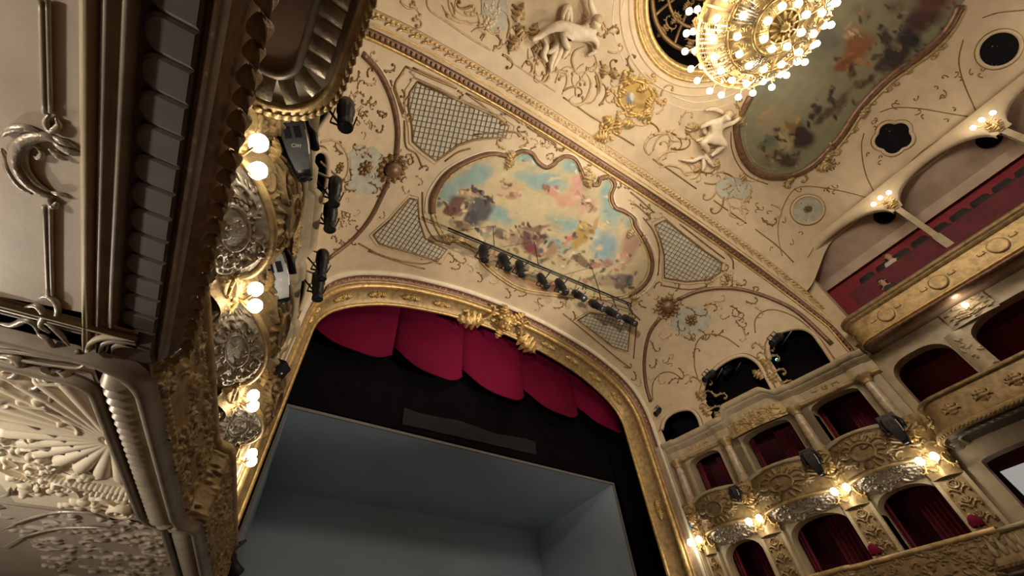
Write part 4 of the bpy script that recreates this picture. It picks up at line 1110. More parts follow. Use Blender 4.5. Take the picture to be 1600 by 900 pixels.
mb = MB(); mb.add([(.022, 0, 0), (0, .022, 0), (-.022, 0, 0), (0, -.022, 0), (0, 0, .03), (0, 0, -.03)], [(0, 1, 4), (1, 2, 4), (2, 3, 4), (3, 0, 4), (1, 0, 5), (2, 1, 5), (3, 2, 5), (0, 3, 5)])
oct_v, oct_f = mb.v, mb.f
for k in range(84):     # strands of cut crystal between the rings
    a = 2 * pi * k / 84
    if (k // 7) % 3 == 2: lo = [(.55, -.66), (.8, -.62), (1.0, -.4)]
    else: lo = [(1.0, -.44), (1.2, -.34), (1.42, 0.0)]
    mb = MB()
    for q in crom(lo, 8):
        p = CHC + V((q[0] * math.cos(a), q[0] * math.sin(a), q[1])); mb.add([V(v) + p for v in oct_v], oct_f)
    mb.build('crystal_strand', 'crystal', ch, smooth=False)
for k in range(60):
    a = 2 * pi * k / 60; mb = MB()
    for i in range(14):
        t = i / 13; r = 1.36 + (1.05 - 1.36) * t - .1 * math.sin(pi * t); p = CHC + V((r * math.cos(a), r * math.sin(a), .2 + .55 * t)); mb.add([V(v) + p for v in oct_v], oct_f)
    mb.build('crystal_strand', 'crystal', ch, smooth=False)
def chbulb(r, z, a, arm=None):
    p = CHC + V((r * math.cos(a), r * math.sin(a), z))
    inst(ME['bulb'], 'bulb', ch, Matrix.Translation(p) @ Matrix.Scale(1.1, 4))
    if arm:
        q = CHC + V((arm * math.cos(a), arm * math.sin(a), z + .02)); MB().tube([q, q.lerp(p, .5) - V((0, 0, .06)), p - V((0, 0, .06))], .011, 5).build('arm', 'gold', ch)
for k in range(26): chbulb(1.68, .08 + .1 * (k % 2), 2 * pi * k / 26, 1.42)
for k in range(20): chbulb(1.25, -.3, 2 * pi * (k + .4) / 20)
for k in range(14): chbulb(.86, -.62, 2 * pi * (k + .2) / 14)
for k in range(8): chbulb(.42, -.84, 2 * pi * (k + .6) / 8)
for k in range(20): chbulb(1.38, .45, 2 * pi * (k + .5) / 20)
for k in range(14): chbulb(1.0, .95, 2 * pi * (k + .5) / 14)
CHP = 700.0
for k in range(8):
    a = 2 * pi * k / 8
    sconce_light('chandelier_light', CHC + V((1.95 * math.cos(a), 1.95 * math.sin(a), -.15)), CHP / 8, ch, .15)

# ================================================================ round opening in the ceiling
ro = thing('ceiling_ring', 'round gilded ring moulding around the dark opening above the chandelier', 'ring', (RC[0], RC[1], 13.3))
T = Matrix.Translation((RC[0], RC[1], 13.3))
MB().lathe([(2.62, .02), (2.6, -.03), (2.55, -.04), (2.52, 0.0)], 72, T).build('outer_fillet', 'cream', ro)
MB().lathe([(2.46, .02), (2.44, -.05), (2.40, -.09), (2.36, -.06), (2.34, -.03)], 72, T).build('outer_torus', 'gold', ro)
MB().lathe([(2.34, -.03), (2.28, -.02), (2.24, -.05), (2.22, -.03)], 72, T).build('cavetto', 'gold_soft', ro)
MB().lathe([(2.22, -.03), (2.18, -.07), (2.13, -.09), (2.08, -.06), (2.05, .05), (2.05, .12)], 72, T).build('inner_torus', 'gold', ro)
MB().lathe([(2.85, -.0), (2.84, -.025), (2.80, -.025), (2.79, 0)], 72, T).build('outline', 'cream', ro)
for k in range(84):
    a = 2 * pi * k / 84; inst(ME['leaf_g'], 'leaf', ro, Matrix.Translation((RC[0] + 2.31 * math.cos(a), RC[1] + 2.31 * math.sin(a), 13.25)) @ Matrix.Rotation(a + pi / 2, 4, 'Z') @ Matrix.Rotation(pi, 4, 'X') @ Matrix.Scale(.32, 4))
MB().lathe([(2.05, .1), (2.1, .6), (2.1, 2.2), (0, 2.2)], 48, T).build('well', 'hole', ro)
ow = thing('ceiling_grille', 'dark gilded openwork cage inside the round ceiling opening', 'grille', (RC[0], RC[1], 13.9))
def ring2(r, z, w, m='gold_line'): MB().tube([V((RC[0] + r * math.cos(2 * pi * i / 48), RC[1] + r * math.sin(2 * pi * i / 48), z)) for i in range(49)], w, 7, cap=False).build('hoop', m, ow)
ring2(1.75, 14.0, .07); ring2(1.2, 14.35, .05); ring2(.5, 14.6, .05)
for k in range(10):
    a = 2 * pi * k / 10 + .2; P = [V((RC[0] + r * math.cos(a), RC[1] + r * math.sin(a), z)) for r, z in ((1.75, 14.0), (1.4, 14.25), (1.0, 14.45), (.5, 14.6))]
    MB().tube(P, .045, 6).build('rib', 'gold_line', ow)
    for q in range(3):
        p = P[0].lerp(P[3], .15 + .3 * q); b = a + .3 - .06 * q
        pp = V((RC[0] + (1.5 - .4 * q) * math.cos(b), RC[1] + (1.5 - .4 * q) * math.sin(b), 14.16 + .15 * q))
        inst(ME['scr_l' if q % 2 else 'scrf_l'], 'scroll', ow, frame_m(pp, (0, 0, -1), (math.cos(b), math.sin(b), 0), .95 - .2 * q))
        inst(ME['leaf_l'], 'leaf', ow, frame_m(pp, (0, 0, -1), (math.cos(b), math.sin(b), 0), 1.3 - .25 * q))
def shrink(P, k):
    c = np.mean(np.array(P), 0); return [tuple(c + (np.array(p) - c) * k) for p in P]
# ================================================================ frames of the spotlight openings (both sides)
def mirror(p): return V((2 * CX - p.x, p.y, p.z))
for k, h in enumerate(HOLES):
    top = h[:-1]; P = []
    for x, y in crom(top, 6):
        p, n = drop('vault', x, y, .01)
        if p is not None: P.append(p)
    for s in (1, -1):
        Q = P if s > 0 else [mirror(p) for p in P]
        MB().tube(Q, .065, 8).build('opening_frame', 'cream', vault)
        Q2 = []
        c = sum(Q, V((0, 0, 0))) / len(Q)
        MB().tube([p + (p - c) * .13 for p in Q], .02, 6).build('opening_outline', 'gold_line', vault)

# ================================================================ vault: big bronze arcs, rosettes, panels
def both(pts): return pts
arcs = [[(566, 84), (590, 110), (606, 140), (616, 170), (621, 205), (619, 245)], [(606, 285), (598, 302), (580, 338), (552, 372), (512, 404)],
        [(1058, 468), (1090, 455), (1127, 450), (1167, 454), (1213, 470), (1250, 491), (1300, 538)], [(1031, 496), (1014, 522), (1007, 560), (1009, 598), (1017, 628)]]
for a in arcs:
    stroke('vault', a, .075, 'bronze', 'arc_moulding', vault)
    stroke('vault', [(x + (5 if x < 800 else -4), y + (-2 if x < 800 else 3)) for x, y in a], .022, 'pale', 'arc_fillet', vault)
def boss(x, y, r, label=None):
    p, n = drop('vault', x, y)
    m_ = frame_m(p, n); mb = MB()
    mb.ball((0, 0, r * .25), r * .55, 16, 10, (1, 1, .6))
    mb.v = [tuple(m_ @ V(q)) for q in mb.v]; b = mb.build('boss', 'bronze', vault)
    for i in range(14):
        a = 2 * pi * i / 14; inst(ME['leaf_l'], 'petal', vault, m_ @ Matrix.Rotation(a, 4, 'Z') @ Matrix.Translation((0, r * .5, .02)) @ Matrix.Scale(r * 1.9, 4))
    for i in range(6):
        a = 2 * pi * i / 6 + .3; inst(ME['scr_l'], 'scroll', vault, m_ @ Matrix.Rotation(a, 4, 'Z') @ Matrix.Translation((0, r * 1.15, .02)) @ Matrix.Scale(r * 1.0, 4))
boss(612, 263, .42); boss(1043, 479, .42)
lat = [([(652, 128), (715, 156), (777, 183), (795, 197), (790, 215), (762, 215), (738, 218), (715, 226), (681, 251), (660, 235), (645, 221), (644, 200), (638, 165), (640, 145)], 'large lattice grille above the painting beside the left arc'),
       ([(640, 310), (653, 312), (655, 345), (664, 372), (698, 390), (684, 408), (640, 394), (593, 381), (583, 367), (610, 343)], 'lattice grille at the lower left of the painting'),
       ([(1023, 352), (1040, 343), (1062, 362), (1100, 392), (1128, 411), (1125, 426), (1105, 437), (1072, 440), (1038, 434), (1038, 400), (1032, 375)], 'lattice grille at the upper right of the painting'),
       ([(903, 500), (922, 489), (950, 492), (990, 497), (984, 517), (981, 549), (957, 541), (930, 520)], 'small lattice grille under the spotlight bar at the lower right')]
def clip_line(p, d, poly):
    ts = []
    for i in range(len(poly)):
        a = np.array(poly[i], float); b = np.array(poly[(i + 1) % len(poly)], float); e = b - a
        den = d[0] * e[1] - d[1] * e[0]
        if abs(den) < 1e-9: continue
        w_ = a - p; t = (w_[0] * e[1] - w_[1] * e[0]) / den; u = (w_[0] * d[1] - w_[1] * d[0]) / den
        if 0 <= u < 1: ts.append(t)
    ts.sort(); return [(ts[i], ts[i + 1]) for i in range(0, len(ts) - 1, 2)]
for k, (poly, lab) in enumerate(lat):
    c = np.mean(np.array(poly), 0); p0, n0 = drop('vault', *c)
    t = thing('lattice_grille', lab, 'grille', p0, 'lattice grilles of the vault')
    patch('vault', poly, 3.0, .012, 'backing', t, 'lattice_back')
    stroke('vault', poly, .032, 'gold_line', 'frame', t, closed=True, sm=1)
    stroke('vault', shrink(poly, 1.1), .02, 'stucco', 'outer_frame', t, closed=True, sm=1)
    # two bar directions follow the vault: one towards the great arch, one across
    q1, _ = drop('vault', c[0] + 1, c[1]); hx = V((1, 0, 0)); hx = (hx - n0 * hx.dot(n0)).normalized(); hy = n0.cross(hx)
    def dirpx(v):
        a = px(p0); b = px(p0 + v * .05); d = np.array(b) - np.array(a); return d / np.linalg.norm(d), np.linalg.norm(d) / .05
    (d1, s1), (d2, s2) = dirpx(hx), dirpx(hy)
    if k == 0: ang = .25
    elif k == 1: ang = -.15
    else: ang = .1 if k == 2 else .3
    v1 = hx * math.cos(ang) + hy * math.sin(ang); v2 = hy * math.cos(ang) - hx * math.sin(ang)
    (d1, s1), (d2, s2) = dirpx(v1), dirpx(v2)
    gap = .142
    for dd, so, step in ((d1, d2, gap * s2), (d2, d1, gap * s1)):
        for i in range(-30, 31):
            o = c + so * step * i
            for a, b in clip_line(o, dd, poly):
                if b - a < 4: continue
                P = [drop('vault', *(o + dd * (a + (b - a) * j / 4)), .028)[0] for j in range(5)]
                MB().tube(P, .0095, 4).build('bar', 'lattice_bar', t, smooth=False)
# moulded outlines round the grilles
for pts in ([(645, 106), (700, 130), (712, 138)], [(728, 146), (790, 174), (812, 192)], [(630, 113), (617, 134), (632, 178)], [(632, 188), (634, 228), (650, 240), (660, 262)], [(824, 198), (866, 226), (870, 236)],
            [(740, 210), (800, 206), (812, 214)], [(735, 232), (715, 238), (695, 252)], [(660, 300), (662, 340), (678, 372), (704, 382)], [(575, 392), (620, 408), (664, 420)], [(560, 380), (600, 400), (660, 412), (690, 402)],
            [(1005, 340), (1020, 360), (1030, 390), (1028, 430)], [(1050, 330), (1090, 362), (1140, 400), (1146, 420)], [(1036, 446), (1075, 452), (1105, 447)], [(985, 300), (1000, 312), (1022, 332)],
            [(880, 490), (905, 510), (935, 535), (965, 560), (985, 575)], [(995, 505), (992, 535), (990, 560)], [(634, 104), (672, 121), (713, 138)], [(729, 146), (756, 166), (779, 185)], [(834, 203), (866, 222), (867, 231)], [(634, 104), (616, 135), (622, 158), (629, 178)], [(985, 318), (996, 322), (1012, 336)], [(1062, 350), (1098, 378), (1132, 404)], [(1000, 445), (985, 480), (1000, 500)], [(540, 285), (520, 270), (500, 252)], [(528, 98), (540, 110), (548, 128)]):
    stroke('vault', pts, .028, 'gold_line', 'panel_outline', vault)
# scrollwork of the vault: (x, y, length, angle, turn)
VS = [(590, 95, 16, 3.4, 1), (600, 110, 18, .3, -1), (610, 125, 15, 1.2, 1), (640, 112, 14, .5, 1), (640, 150, 16, 2.6, -1), (628, 140, 12, .8, 1), (640, 182, 12, 2.8, 1), (636, 190, 12, -.6, -1), (715, 142, 12, .3, 1), (722, 150, 12, 2.4, -1),
      (782, 178, 14, .2, -1), (792, 190, 12, 2.2, 1), (815, 192, 16, .6, -1), (822, 205, 14, 2.8, 1), (840, 212, 16, .1, 1), (812, 205, 14, 1.2, -1), (870, 232, 16, .2, -1), (880, 222, 14, 1.1, 1), (868, 246, 14, 2.6, 1), (900, 238, 14, .5, -1), (916, 246, 14, .4, 1), (938, 262, 14, .6, -1),
      (962, 280, 14, .4, 1), (975, 292, 14, .5, -1), (982, 312, 16, .2, 1), (1000, 318, 16, 1.0, -1), (1010, 332, 12, .6, 1), (1022, 340, 14, .2, -1), (1120, 420, 18, .5, -1), (1132, 430, 16, .9, 1), (1140, 436, 18, .1, 1), (1115, 432, 14, 2.2, 1), (1150, 444, 16, .4, -1),
      (555, 238, 20, .4, -1), (570, 228, 18, 2.4, 1), (545, 262, 22, 1.1, 1), (590, 262, 18, 3.0, -1), (575, 285, 20, .2, 1), (556, 296, 18, 2.8, 1), (540, 300, 18, 3.4, -1), (592, 292, 16, .8, 1), (535, 240, 20, 3.6, 1), (566, 262, 16, 5.0, 1), (580, 246, 15, 4.1, -1),
      (560, 110, 18, 1.4, 1), (572, 130, 16, .4, -1), (580, 150, 18, 1.8, 1), (590, 172, 16, 1.3, -1), (565, 165, 16, 2.2, 1), (598, 195, 14, 1.5, 1), (575, 120, 14, 4.4, 1),
      (650, 275, 16, .3, 1), (645, 255, 16, 4.8, -1), (655, 265, 14, 5.4, 1), (630, 290, 14, 1.6, -1), (570, 355, 14, 2.4, 1), (560, 368, 16, 2.8, -1), (600, 330, 12, 1.2, 1),
      (700, 395, 16, .4, 1), (712, 405, 16, .8, -1), (730, 412, 14, .3, 1), (705, 418, 14, .5, -1), (745, 425, 16, .5, 1), (765, 440, 16, .4, -1), (790, 450, 16, .6, 1), (810, 462, 14, .2, -1), (835, 470, 16, .5, 1), (850, 478, 14, 3.4, 1), (865, 480, 16, .3, -1), (885, 478, 14, 4.6, 1), (895, 486, 14, .9, 1), (690, 412, 14, 3.2, 1), (672, 402, 14, 3.8, -1),
      (1070, 480, 20, .1, 1), (1085, 490, 20, .5, -1), (1075, 505, 22, 1.2, 1), (1100, 478, 20, 5.8, 1), (1060, 500, 18, 1.8, -1), (1050, 520, 20, 2.2, 1), (1068, 525, 18, .7, -1), (1090, 515, 18, .2, 1), (1115, 470, 18, .3, -1), (1140, 478, 20, .2, 1), (1165, 470, 18, .6, -1), (1180, 480, 18, .4, 1), (1150, 500, 18, 1.2, -1), (1130, 515, 18, 2.1, 1), (1160, 515, 18, .9, 1),
      (1020, 535, 16, 1.6, -1), (1025, 560, 16, 1.4, 1), (1030, 585, 16, 1.8, -1), (1060, 575, 18, .6, 1), (1045, 600, 16, 5.2, 1), (1070, 600, 16, 5.8, -1), (1085, 560, 16, 4.4, 1), (1010, 480, 14, 3.2, 1), (1015, 462, 14, 4.2, -1), (1022, 450, 14, 5.0, 1), (1055, 455, 14, 5.6, -1), (998, 470, 14, 2.6, -1), (990, 580, 14, .9, 1), (975, 572, 12, .6, -1), (1000, 590, 14, 1.2, 1)]
for i, (x, y, L, a, f) in enumerate(VS): curl('vault', x, y, L * 1.15, a, f, .024, 'gold_line' if i % 3 else 'stucco', vault)
rv = random.Random(21); cnt = 0
ZN = [[(548, 110), (590, 130), (604, 190), (600, 235), (560, 225), (545, 170)], [(1060, 485), (1130, 468), (1200, 480), (1190, 520), (1120, 515), (1060, 570), (1020, 600), (1018, 540)], [(690, 405), (760, 430), (860, 478), (900, 500), (880, 480), (790, 455), (720, 400)], [(900, 240), (1000, 310), (1040, 340), (1000, 330), (960, 285)], [(800, 200), (880, 232), (900, 245), (850, 240)], [(1100, 440), (1180, 450), (1150, 430), (1120, 415)], [(520, 320), (580, 310), (560, 350), (520, 390)]]
for zi, zn in enumerate(ZN):
    xs = [q[0] for q in zn]; ys2 = [q[1] for q in zn]
    for k in range(60):
        x, y = rv.uniform(min(xs), max(xs)), rv.uniform(min(ys2), max(ys2))
        if poly_in(x, y, zn) and rv.random() < .55: curl('vault', x, y, rv.uniform(9, 18), rv.uniform(0, 6.28), rv.choice((-1, 1)), rv.uniform(.013, .022), rv.choice(('gold_line', 'gold_line', 'stucco')), vault)
# blue-grey panels behind the rosettes
patch('vault', [(545, 240), (560, 226), (585, 230), (600, 245), (602, 280), (590, 300), (560, 305), (540, 292), (548, 268)], 3.5, .008, 'tinted_panel', vault, 'blue_grey')
patch('vault', [(1055, 490), (1075, 478), (1100, 480), (1112, 495), (1105, 515), (1085, 525), (1062, 520), (1048, 508)], 3.5, .008, 'tinted_panel', vault, 'blue_grey')
for x, y, r in ((570, 262, .3), (1080, 500, .3), (530, 262, .2)): orn('vault', 'ros_l', x, y, r * 6, 0, vault, 'rosette')
stroke('vault', [(500, 222), (516, 218), (532, 226), (543, 245), (543, 268), (535, 285)], .03, 'stucco', 'arc_fillet', vault)
stroke('vault', [(1090, 590), (1085, 570), (1087, 540), (1098, 525), (1115, 522), (1135, 528), (1155, 542)], .022, 'gold_line', 'panel_outline', vault)
stroke('vault', [(1180, 520), (1180, 500), (1192, 487), (1212, 484), (1240, 494), (1265, 512)], .022, 'gold_line', 'panel_outline', vault)
stroke('vault', [(1020, 625), (1020, 600), (1032, 584), (1050, 582), (1066, 592)], .022, 'gold_line', 'panel_outline', vault)
# ornaments between the openings (candelabra of leaves)
for (x, y) in ((1110, 640), (1118, 620), (1095, 598), (1210, 582), (1200, 560), (1192, 545), (1222, 600)):
    for f in (-1, 1): curl('vault', x, y, 20, -1.4 + f * .7, f, .035, 'gold_soft', vault)
for (x, y, a) in ((1102, 625, .4), (1110, 650, .2), (1205, 575, .3), (1195, 590, .5), (1214, 598, .2), (1130, 660, .2)): orn('vault', 'leaf_w', x, y, 1.5, a, vault, 'acanthus_leaf')

# ================================================================ the painting over the stage
OUT = [(674, 333), (675, 310), (684, 290), (700, 270), (722, 256), (745, 246), (768, 240), (790, 243), (797, 248), (806, 240), (818, 236), (831, 240), (840, 253), (853, 261), (864, 257), (872, 249), (884, 244), (898, 249), (907, 265), (912, 280), (925, 288), (934, 288), (938, 279), (952, 277), (960, 288), (954, 306), (960, 323), (975, 330), (989, 340), (993, 354), (1003, 369), (1015, 392), (1019, 412), (1015, 432), (1003, 448), (984, 463),
       (950, 468), (895, 464), (845, 460), (810, 452), (780, 434), (756, 414), (742, 394), (722, 379), (694, 372), (684, 360), (677, 345)]
pt = thing('ceiling_painting', 'scalloped gilt-framed painting of sky, clouds and figures above the stage arch', 'painting', drop('vault', 850, 350)[0])
SKY, CLD = (150, 178, 172), (212, 198, 158)
B = [(738, 275, 46, 24, -25, SKY, .5), (700, 300, 24, 26, 0, SKY, .6), (845, 282, 52, 17, 10, SKY, .5), (820, 246, 20, 10, 0, SKY, .6), (892, 258, 22, 16, 0, SKY, .6), (955, 315, 22, 50, 0, SKY, .5), (778, 335, 40, 16, 15, SKY, .6), (885, 350, 36, 15, 20, SKY, .6), (946, 386, 26, 30, 0, (140, 165, 170), .5), (872, 382, 30, 12, 15, SKY, .6), (990, 350, 16, 18, 0, SKY, .6),
     (785, 262, 20, 30, 0, CLD, .6), (830, 320, 45, 26, 10, CLD, .6), (800, 292, 30, 12, 0, (205, 180, 140), .7),
     (714, 318, 22, 18, -40, (112, 88, 72), .4), (700, 330, 12, 10, 0, (120, 80, 70), .4), (728, 322, 8, 12, 0, (190, 165, 130), .4), (748, 326, 24, 26, 20, (92, 90, 92), .35), (738, 342, 16, 16, 0, (82, 80, 86), .4), (744, 298, 8, 5, 0, (60, 50, 44), .3), (743, 304, 6, 5, 0, (200, 165, 135), .3), (762, 311, 6, 6, 0, (80, 66, 58), .3), (726, 300, 6, 5, 0, (185, 150, 120), .4), (720, 352, 22, 10, 20, (140, 118, 92), .5),
     (800, 305, 18, 5, 0, (190, 150, 122), .5), (862, 300, 14, 8, 30, (212, 160, 138), .4), (880, 312, 22, 12, 10, (214, 168, 142), .4), (900, 300, 18, 14, -30, (216, 172, 146), .4), (902, 283, 12, 9, 0, (214, 160, 150), .4), (905, 326, 8, 16, -20, (210, 172, 144), .4), (918, 312, 16, 8, 20, (205, 165, 140), .4), (790, 289, 8, 8, 0, (180, 150, 120), .3), (790, 289, 4, 4, 0, CLD, .5), (922, 322, 6, 6, 0, (150, 120, 100), .3),
     (834, 356, 30, 5, -8, (140, 115, 90), .4), (822, 376, 14, 18, 0, (120, 86, 78), .5), (834, 388, 14, 12, 20, (138, 70, 70), .4), (846, 370, 11, 8, 0, (92, 74, 60), .4), (780, 366, 14, 10, 0, (120, 108, 90), .5), (760, 365, 10, 8, 0, (170, 165, 130), .4), (800, 372, 12, 14, 0, (170, 150, 120), .5),
     (862, 392, 12, 16, 30, (172, 140, 115), .5), (905, 372, 12, 26, 25, (182, 152, 82), .4), (915, 355, 10, 10, 0, (176, 150, 90), .4), (930, 352, 22, 4, -60, (190, 160, 120), .4), (882, 406, 20, 9, 0, (196, 176, 136), .5), (908, 408, 10, 10, 0, (130, 110, 80), .4), (922, 412, 6, 6, 0, (110, 92, 78), .4), (890, 372, 10, 5, 0, (170, 110, 92), .5),
     (985, 382, 18, 34, 10, (182, 146, 122), .5), (975, 405, 14, 14, 0, (196, 160, 132), .5), (945, 412, 14, 6, -20, (160, 120, 110), .5), (968, 436, 28, 12, 10, (130, 120, 112), .4), (985, 440, 8, 12, 0, (92, 90, 92), .4), (940, 440, 26, 12, 0, (176, 160, 124), .5), (990, 425, 22, 6, 30, (205, 186, 140), .5), (955, 425, 24, 3, 35, (205, 186, 140), .5), (760, 400, 18, 12, 20, (170, 140, 110), .5), (850, 445, 40, 10, 8, (176, 130, 100), .5), (800, 425, 30, 12, 25, (186, 136, 104), .5)]
rb = random.Random(11)
W_ = []
for q in range(70): W_.append((rb.uniform(690, 1000), rb.uniform(250, 400), rb.uniform(6, 20), rb.uniform(2, 6), rb.uniform(-40, 20), rb.choice(((222, 210, 172), (198, 190, 156), (172, 184, 170), (214, 190, 150), (190, 176, 140))), .7))
for (cx, cy, rx, ry, a, c, so) in [q for q in B if sum(q[5]) < 520 and q[2] < 35]:
    for j in range(7):
        k = rb.uniform(.55, 1.45); W_.append((cx + rb.uniform(-1, 1) * rx * 1.1, cy + rb.uniform(-1, 1) * ry * 1.1, rb.uniform(2, 6), rb.uniform(1.5, 4), rb.uniform(0, 180), tuple(min(235, v * k) for v in c), .35))
for q in range(90):
    x = rb.uniform(700, 1000); y = 365 + (x - 700) * .22 + rb.uniform(-25, 45); W_.append((x, y, rb.uniform(3, 8), rb.uniform(2, 5), rb.uniform(0, 180), rb.choice(((150, 125, 92), (186, 160, 120), (110, 92, 74), (200, 180, 140), (140, 132, 118), (176, 130, 104), (120, 112, 84))), .4))
B = B[:11] + W_[:70] + B[11:] + W_[70:]
patch('vault', OUT, 1.7, .03, 'canvas', pt, base=cbase((206, 190, 150), .85), blobs=B, gain=.85, warp=2.2)
i1, i2, i3 = 8, 20, 36
stroke('vault', OUT[:9], .085, 'bronze', 'frame', pt, sm=4); stroke('vault', OUT[8:20], .085, 'bronze', 'frame', pt, sm=5); stroke('vault', OUT[20:31], .085, 'bronze', 'frame', pt, sm=5); stroke('vault', OUT[30:36], .085, 'bronze', 'frame', pt, sm=5); stroke('vault', OUT[35:] + OUT[:1], .05, 'gold_soft', 'frame', pt, sm=4)
stroke('vault', shrink(OUT, .965), .026, 'gold', 'inner_fillet', pt, closed=True, sm=3, lift=.03)
stroke('vault', shrink(OUT, 1.05)[:36], .026, 'pale', 'outer_fillet', pt, sm=3)
for x, y, sc, a in ((800, 246, 1.3, 0), (796, 240, 1.2, .6), (806, 238, 1.2, -.6), (922, 268, 1.6, .3), (915, 276, 1.4, 1.0), (930, 272, 1.4, -.4), (990, 358, 1.2, 0), (690, 375, 1.3, 2.0), (984, 466, 1.2, 2.5)): orn('vault', 'leaf_w', x, y, sc, a, pt, 'frame_leaf', .04)
for x, y, a, f in ((912, 262, .2, 1), (935, 276, .6, -1), (922, 258, 5.2, 1), (790, 232, 3.3, 1), (812, 230, -.2, -1), (1000, 362, .5, 1)): curl('vault', x, y, 20, a, f, .035, 'gold_soft', pt)

# ================================================================ ceiling stucco
cs = ceiling
for pts, r, m_ in (([(668, -8), (670, 14), (700, 36), (735, 60), (766, 78)], .03, 'stucco'), ([(792, 92), (836, 122), (868, 143)], .026, 'stucco'), ([(880, 152), (900, 165), (924, 182), (950, 197)], .026, 'gold_line'), ([(960, 209), (975, 217), (991, 227)], .026, 'gold_line'),
               ([(1020, 248), (1050, 268), (1088, 295)], .026, 'gold_line'), ([(1115, 313), (1140, 331), (1166, 349)], .026, 'gold_line'), ([(1180, 358), (1215, 385), (1240, 410)], .024, 'gold_line'),
               ([(700, 0), (705, 20), (725, 36), (748, 36), (745, 20)], .028, 'stucco'), ([(712, 0), (712, 16), (730, 26), (752, 24)], .02, 'stucco'), ([(745, 40), (760, 38), (756, 50), (750, 60)], .02, 'gold_line'),
               ([(780, 0), (778, 12), (790, 22), (796, 40), (792, 60)], .03, 'gold_soft'), ([(800, 20), (812, 34), (806, 60), (812, 70)], .02, 'stucco'), ([(815, 30), (812, 46), (820, 56)], .02, 'stucco'),
               ([(975, 0), (970, 30), (974, 60), (985, 90), (1000, 112)], .018, 'pale'), ([(960, 0), (957, 30), (962, 62), (974, 95)], .014, 'pale'), ([(1050, 150), (1085, 160), (1120, 156), (1150, 146)], .018, 'pale'), ([(1040, 160), (1080, 172), (1120, 168), (1145, 160)], .014, 'pale')):
    stroke('ceiling', pts, r, m_, 'stucco_line', cs)
CSL = [(770, 80, 22, -.8, 1), (785, 86, 18, .3, 1), (815, 108, 22, -1.2, 1), (848, 124, 22, -.9, 1), (868, 130, 26, -1.4, 1), (880, 142, 22, -.6, 1), (905, 130, 34, -1.2, 1), (930, 118, 34, 1.2, 1), (912, 100, 28, 2.6, -1), (936, 165, 26, -.8, -1), (900, 150, 20, -1.8, 1), (856, 105, 22, 1.6, 1), (842, 92, 20, 2.2, -1), (830, 75, 20, 1.0, 1),
       (870, 92, 22, 1.8, -1), (890, 85, 26, 2.9, 1), (925, 80, 24, .9, 1), (938, 95, 22, 1.4, -1), (820, 60, 20, 3.0, 1), (832, 52, 16, 3.6, -1), (838, 46, 16, 2.4, 1), (944, 60, 20, 5.0, 1), (950, 80, 18, .4, -1), (935, 25, 24, .7, 1), (940, 40, 20, .9, -1),
       (968, 118, 20, 3.6, 1), (960, 135, 20, 2.6, -1), (965, 172, 20, 1.4, 1), (985, 190, 22, .6, -1), (1010, 190, 20, .2, 1), (1025, 178, 18, 5.8, -1), (1032, 150, 18, 4.9, 1), (1020, 130, 18, 4.4, -1), (990, 112, 20, 3.9, 1), (975, 125, 16, 2.2, 1),
       (1020, 235, 26, -1.4, 1), (1012, 215, 30, -.6, 1), (1040, 205, 26, .2, 1), (1055, 212, 24, .5, -1), (1035, 250, 22, -.8, -1), (1060, 250, 22, .2, 1), (1048, 232, 24, .3, -1), (1062, 195, 20, 4.8, 1), (1075, 205, 18, 1.2, -1), (1070, 270, 20, -.3, 1), (1090, 265, 20, .6, -1), (1078, 245, 18, .2, 1),
       (1100, 285, 20, .4, -1), (1110, 275, 18, 5.6, 1), (1130, 270, 20, .2, 1), (1160, 278, 18, .6, -1), (1172, 295, 18, 1.4, 1), (1165, 312, 18, 2.4, -1), (1130, 312, 20, 1.6, 1), (1142, 322, 18, .5, -1), (1118, 300, 16, 2.0, 1), (1155, 325, 20, .8, 1), (1190, 340, 18, 1.0, -1), (1205, 320, 18, .2, 1),
       (705, 5, 18, 1.0, 1), (725, 20, 14, .3, -1), (735, 10, 16, 2.6, 1), (755, 12, 16, 1.5, -1), (765, 25, 18, 1.6, 1), (760, 45, 16, .9, -1), (800, 8, 18, .4, 1), (640, 8, 20, .4, 1), (625, 2, 18, 1.0, -1), (650, 25, 14, .6, 1), (775, 55, 16, .7, 1)]
for i, (x, y, L, a, f) in enumerate(CSL): curl('ceiling', x, y, L * 1.5, a, f, .032, ('stucco', 'gold_line', 'stucco', 'gold_soft')[i % 4], cs, leaf=(i % 3 == 0))
for pts in ([(913, 73), (899, 80), (894, 95), (901, 114), (912, 112)], [(913, 112), (921, 122), (923, 136), (914, 158), (900, 164), (890, 157), (896, 150)], [(927, 108), (936, 122), (938, 138), (932, 152)], [(868, 96), (871, 110), (884, 114), (886, 128), (878, 148)], [(825, 76), (826, 92), (832, 100), (831, 112), (824, 116)], [(846, 96), (858, 112), (856, 124), (848, 130)],
            [(1048, 211), (1030, 209), (1014, 216), (1007, 230), (1014, 241), (1020, 235)], [(1064, 221), (1050, 219), (1046, 208), (1055, 202)], [(1058, 237), (1040, 238), (1027, 250), (1034, 260)], [(1030, 262), (1045, 258), (1062, 262), (1070, 274)], [(1078, 255), (1090, 262), (1088, 276), (1078, 280)], [(1128, 305), (1138, 318), (1140, 335), (1152, 342)], [(1158, 306), (1160, 320), (1170, 330)], [(690, 8), (700, 24), (716, 34), (732, 34)], [(736, 50), (748, 46), (758, 54), (752, 64)]):
    stroke('ceiling', pts, .05, 'stucco', 'large_scroll', cs, taper=1)
